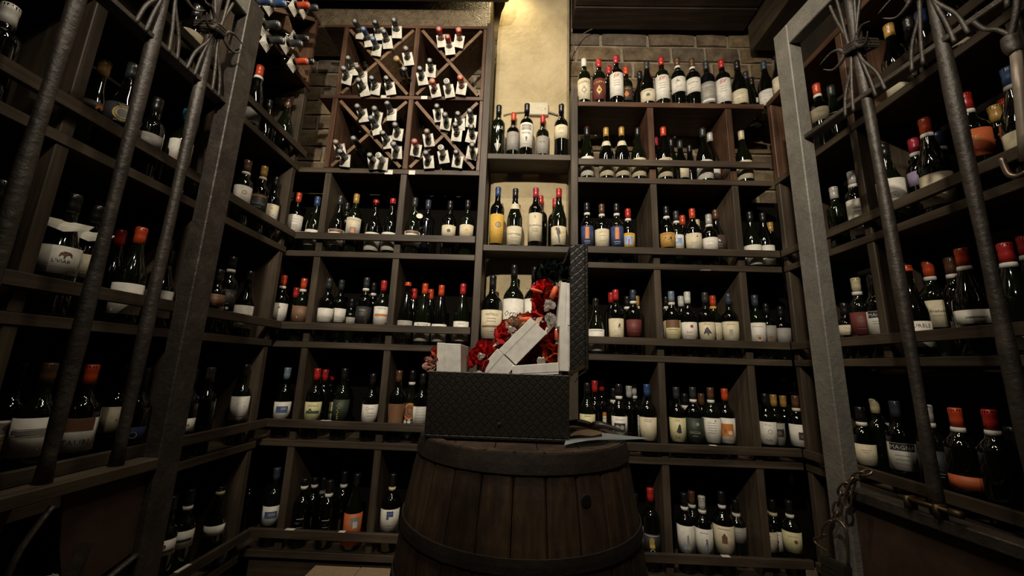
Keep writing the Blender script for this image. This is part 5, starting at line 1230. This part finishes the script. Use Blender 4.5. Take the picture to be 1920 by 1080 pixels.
# door stay rod at the near end of the right gate
ds = empty('door_stay', PR(.62, .5, -.03), 'pale metal stay rod hanging beside the right gate at the picture edge', 'door stay')
bm = bmesh.new(); tube(bm, [onR(1904, 98, -.06), onR(1911, 170, -.06), onR(1918, 250, -.06), onR(1922, 300, -.06)], .0085, 10); obj('rod', bm, plain('pale_metal', (.26, .21, .16), .45, .3), ds, True, True)
bm = bmesh.new(); tube(bm, smooth_path([onR(1893, 66, -.06), onR(1895, 84, -.06), onR(1904, 100, -.06)]), [.007, .012, .013, .013, .013, .013, .013, .013, .012, .011, .010], 8)
tube(bm, smooth_path([onR(1825, 40, -.05), onR(1846, 55, -.055), onR(1870, 56, -.06), onR(1893, 66, -.06)]), .0045, 6)
tube(bm, smooth_path([onR(1895, 66, -.06), onR(1902, 40, -.06), onR(1907, 5, -.06), onR(1908, -30, -.06)]), .006, 6); obj('bracket', bm, M_IRON, ds, True, True)
bm = bmesh.new(); tube(bm, smooth_path([onR(1877, 296, -.05), onR(1884, 315, -.05), onR(1893, 328, -.05), onR(1910, 330, -.05), onR(1925, 322, -.05)]), [.004]+[.0055]*20, 7); obj('hook', bm, M_STEEL, ds, True, True)

# ------------------------------------------------------------------ small things
# junction box and cable on the plaster
jb = empty('junction_box', at(1006, 203, 2.06), 'white junction box screwed to the plaster column', 'junction box')
a, b = at(985, 192, 2.05), at(1028, 216, 2.05); bm = bmesh.new(); box(bm, a.x, b.x, 2.045, 2.075, b.z, a.z, .004); obj('cover', bm, plain('cream_plastic', (.48, .42, .30), .45), jb)
bm = bmesh.new(); c_ = at(1022, 204, 2.044); lathe(bm, [(0, 0), (.003, 0), (.003, .002), (0, .002)], 8); bmesh.ops.transform(bm, matrix=Matrix.Translation(c_) @ Matrix.Rotation(PI/2, 4, 'X'), verts=bm.verts); obj('screw', bm, M_IRON, jb)
def cable(pts, r_, lab):
    bm = bmesh.new(); tube(bm, smooth_path(pts), r_, 6); tag(obj('cable', bm, plain('grey_cable', (.16, .13, .09), .5), smooth=True), lab, 'cable')
cable([at(944, 216, 2.066), at(955, 213, 2.063), at(970, 211, 2.062), at(986, 210, 2.062)], .003, 'thin cable left of the junction box on the plaster column')
cable([at(1027, 210, 2.062), at(1034, 212, 2.062), at(1046, 216, 2.064)], .006, 'dark cable right of the junction box on the plaster column')
cable([at(1068, 190, 2.13), at(1067, 150, 2.14), at(1069, 105, 2.15), at(1078, 80, 2.16), at(1093, 64, 2.17), at(1112, 54, 2.18), at(1130, 51, 2.18)], .0028, 'thin cable curving up the brick wall right of the column')
# price tickets stuck on shelf edges
def ticket(x0, y0, x1, y1, Y, lab, dx=0):
    a, b = at(x0, y0, Y), at(x1, y1, Y); bm = bmesh.new(); box(bm, min(a.x, b.x), max(a.x, b.x), Y-.0008, Y+.0004, min(a.z, b.z), max(a.z, b.z))
    tag(obj('price_ticket', bm, M_PAPER), lab, 'price ticket', 'blank paper tickets on the shelf edges')
ticket(722, 318.5, 736, 327, 1.899, 'white ticket left of centre on the edge under the lower diamond cells')
ticket(767, 319.5, 778, 327.5, 1.899, 'smaller white ticket under the middle divider of the diamond rack')
ticket(790, 180, 801, 186, 1.899, 'pale ticket on the middle board of the diamond rack, right cell')
ticket(715, 178.5, 731, 184, 1.899, 'pale ticket on the middle board of the diamond rack, left cell')
def topticket(x, y, w_, zz_, lab, yy=1.888):
    a_, b_ = ray(x, y); bm = bmesh.new(); X = a_*yy; box(bm, X-w_/2, X+w_/2, yy-.012, yy+.008, Z(zz_)+.0002, Z(zz_)+.0014)
    tag(obj('price_ticket', bm, M_PAPER), lab, 'price ticket', 'blank paper tickets on the shelf edges')
topticket(545, 990, .040, Ls[0]+.093, 'white ticket lying on the lowest rail of the back left rack, left bay')
topticket(642, 996, .028, Ls[0]+.093, 'white ticket lying on the lowest rail of the back left rack, right of centre')
topticket(612, 787, .045, Ls[1]+.093, 'white ticket under the red-capped vineyard bottles on the third rail')
topticket(572, 437, .065, Ls[3]+.093, 'long pale ticket lying on the top rail at the left corner')
topticket(1336, 830, .030, -.324, 'white ticket on the fifth rail of the back right rack')
topticket(1360, 1042, .035, -.775, 'white ticket on the lowest rail of the back right rack')
topticket(1320, 479, .045, .500, 'pale ticket under the third rail of the back right rack', 1.9)
bm = bmesh.new(); bar(bm, (-1.18, 1.50, Z(-.745)+.001), (-1.18, 1.56, Z(-.745)+.001), .0012, .016, (0, 0, 1)); tag(obj('price_ticket', bm, M_PAPER), 'white ticket on the lowest rail of the left wall rack', 'price ticket', 'blank paper tickets on the shelf edges')
# cardboard cartons on the floor
def carton(x0, x1, y0, y1, zt, lab):
    c = empty('carton', ((x0+x1)/2, (y0+y1)/2, 0), lab, 'cardboard box', 'cartons on the floor')
    obj('body', nbox(x0, x1, y0, y1, .001, zt-.004, .003), M_CARD, c)
    ym = (y0+y1)/2; xm = x0+(x1-x0)*.56
    obj('flap', nbox(x0+.002, xm-.002, y0+.002, y1-.002, zt-.0035, zt, .001), M_CARD, c); obj('flap', nbox(xm+.002, x1-.002, y0+.002, y1-.002, zt-.0035, zt+.001, .001), M_CARD, c)
carton(-.86, -.50, 1.60, 1.868, Z(-.872), 'brown cardboard carton on the floor below the back left rack')
# wooden crate in the wall niche above the right rack
cr = empty('wooden_crate', (.66, 2.12, Z(1.452)), 'dark wooden crate frame behind the bottles on the top right shelf', 'crate')
for (n_, q) in (('top_slat', (.47, .88, 2.155, 2.175, 1.72, 1.75)), ('bottom_slat', (.47, .88, 2.155, 2.175, 1.454, 1.48)), ('side_slat', (.47, .50, 2.155, 2.175, 1.48, 1.72)), ('side_slat', (.85, .88, 2.155, 2.175, 1.48, 1.72))):
    obj(n_, nbox(q[0], q[1], q[2], q[3], Z(q[4])+.001, Z(q[5]), .002), WO[0], cr)
# plastic bag at the left edge
rnd = random.Random(5); bm = bmesh.new(); bmesh.ops.create_icosphere(bm, subdivisions=3, radius=1)
for v in bm.verts:
    k_ = rnd.uniform(.75, 1.12); v.co = Vector((v.co.x*.018*k_, v.co.y*.028*k_, v.co.z*.034*k_-abs(v.co.y)*.01))
ctr = Vector((-1.065, .735, Z(.055)))
for v in bm.verts: v.co += ctr
tag(obj('plastic_bag', bm, plain('milky_plastic', (.32, .33, .34), .25, 0, 0, .6, 0, 60, .35)), 'crumpled pale plastic bag hooked on the left gate at the picture edge', 'plastic bag')
# ceiling lamps (housings)
for (x, y, sx, sy, lb) in ((-.25, .75, .94, .07, 'long dark ceiling lamp housing across the cellar'), (.28, .35, .07, .74, 'long dark ceiling lamp housing along the cellar')):
    c = empty('ceiling_lamp', (x, y, Z(2.20)), lb, 'lamp')
    obj('housing', nbox(x-sx/2, x+sx/2, y-sy/2, y+sy/2, Z(2.135), Z(2.175), .004), M_IRON, c)
    for k in (-.3, .3): obj('rod', nbox(x+(k if sx > sy else 0)-.005, x+(k if sx > sy else 0)+.005, y+(0 if sx > sy else k)-.005, y+(0 if sx > sy else k)+.005, Z(2.175), Z(2.499), 0), M_IRON, c)
c = empty('spot_lamp', (-.30, -.56, Z(2.49)), 'round spot lamp on the ceiling behind the camera', 'lamp')
bm = bmesh.new(); tube(bm, [(-.30, -.56, Z(2.499)), (-.30, -.56, Z(1.95))], .008, 10); tube(bm, [(-.30, -.60, Z(1.96)), (-.30, -.53, Z(1.825))], [.03, .045], 16); obj('housing', bm, M_IRON, c)
c = empty('spot_lamp', (-.14, 1.93, Z(2.49)), 'small spot lamp on the ceiling above the plaster column', 'lamp')
bm = bmesh.new(); tube(bm, [(-.14, 1.93, Z(2.4985)), (-.14, 1.93, Z(2.445))], .03, 16); obj('housing', bm, M_IRON, c)
print('bottles', COUNT+len(XT)+len(YT), 'objects', len(bpy.data.objects))
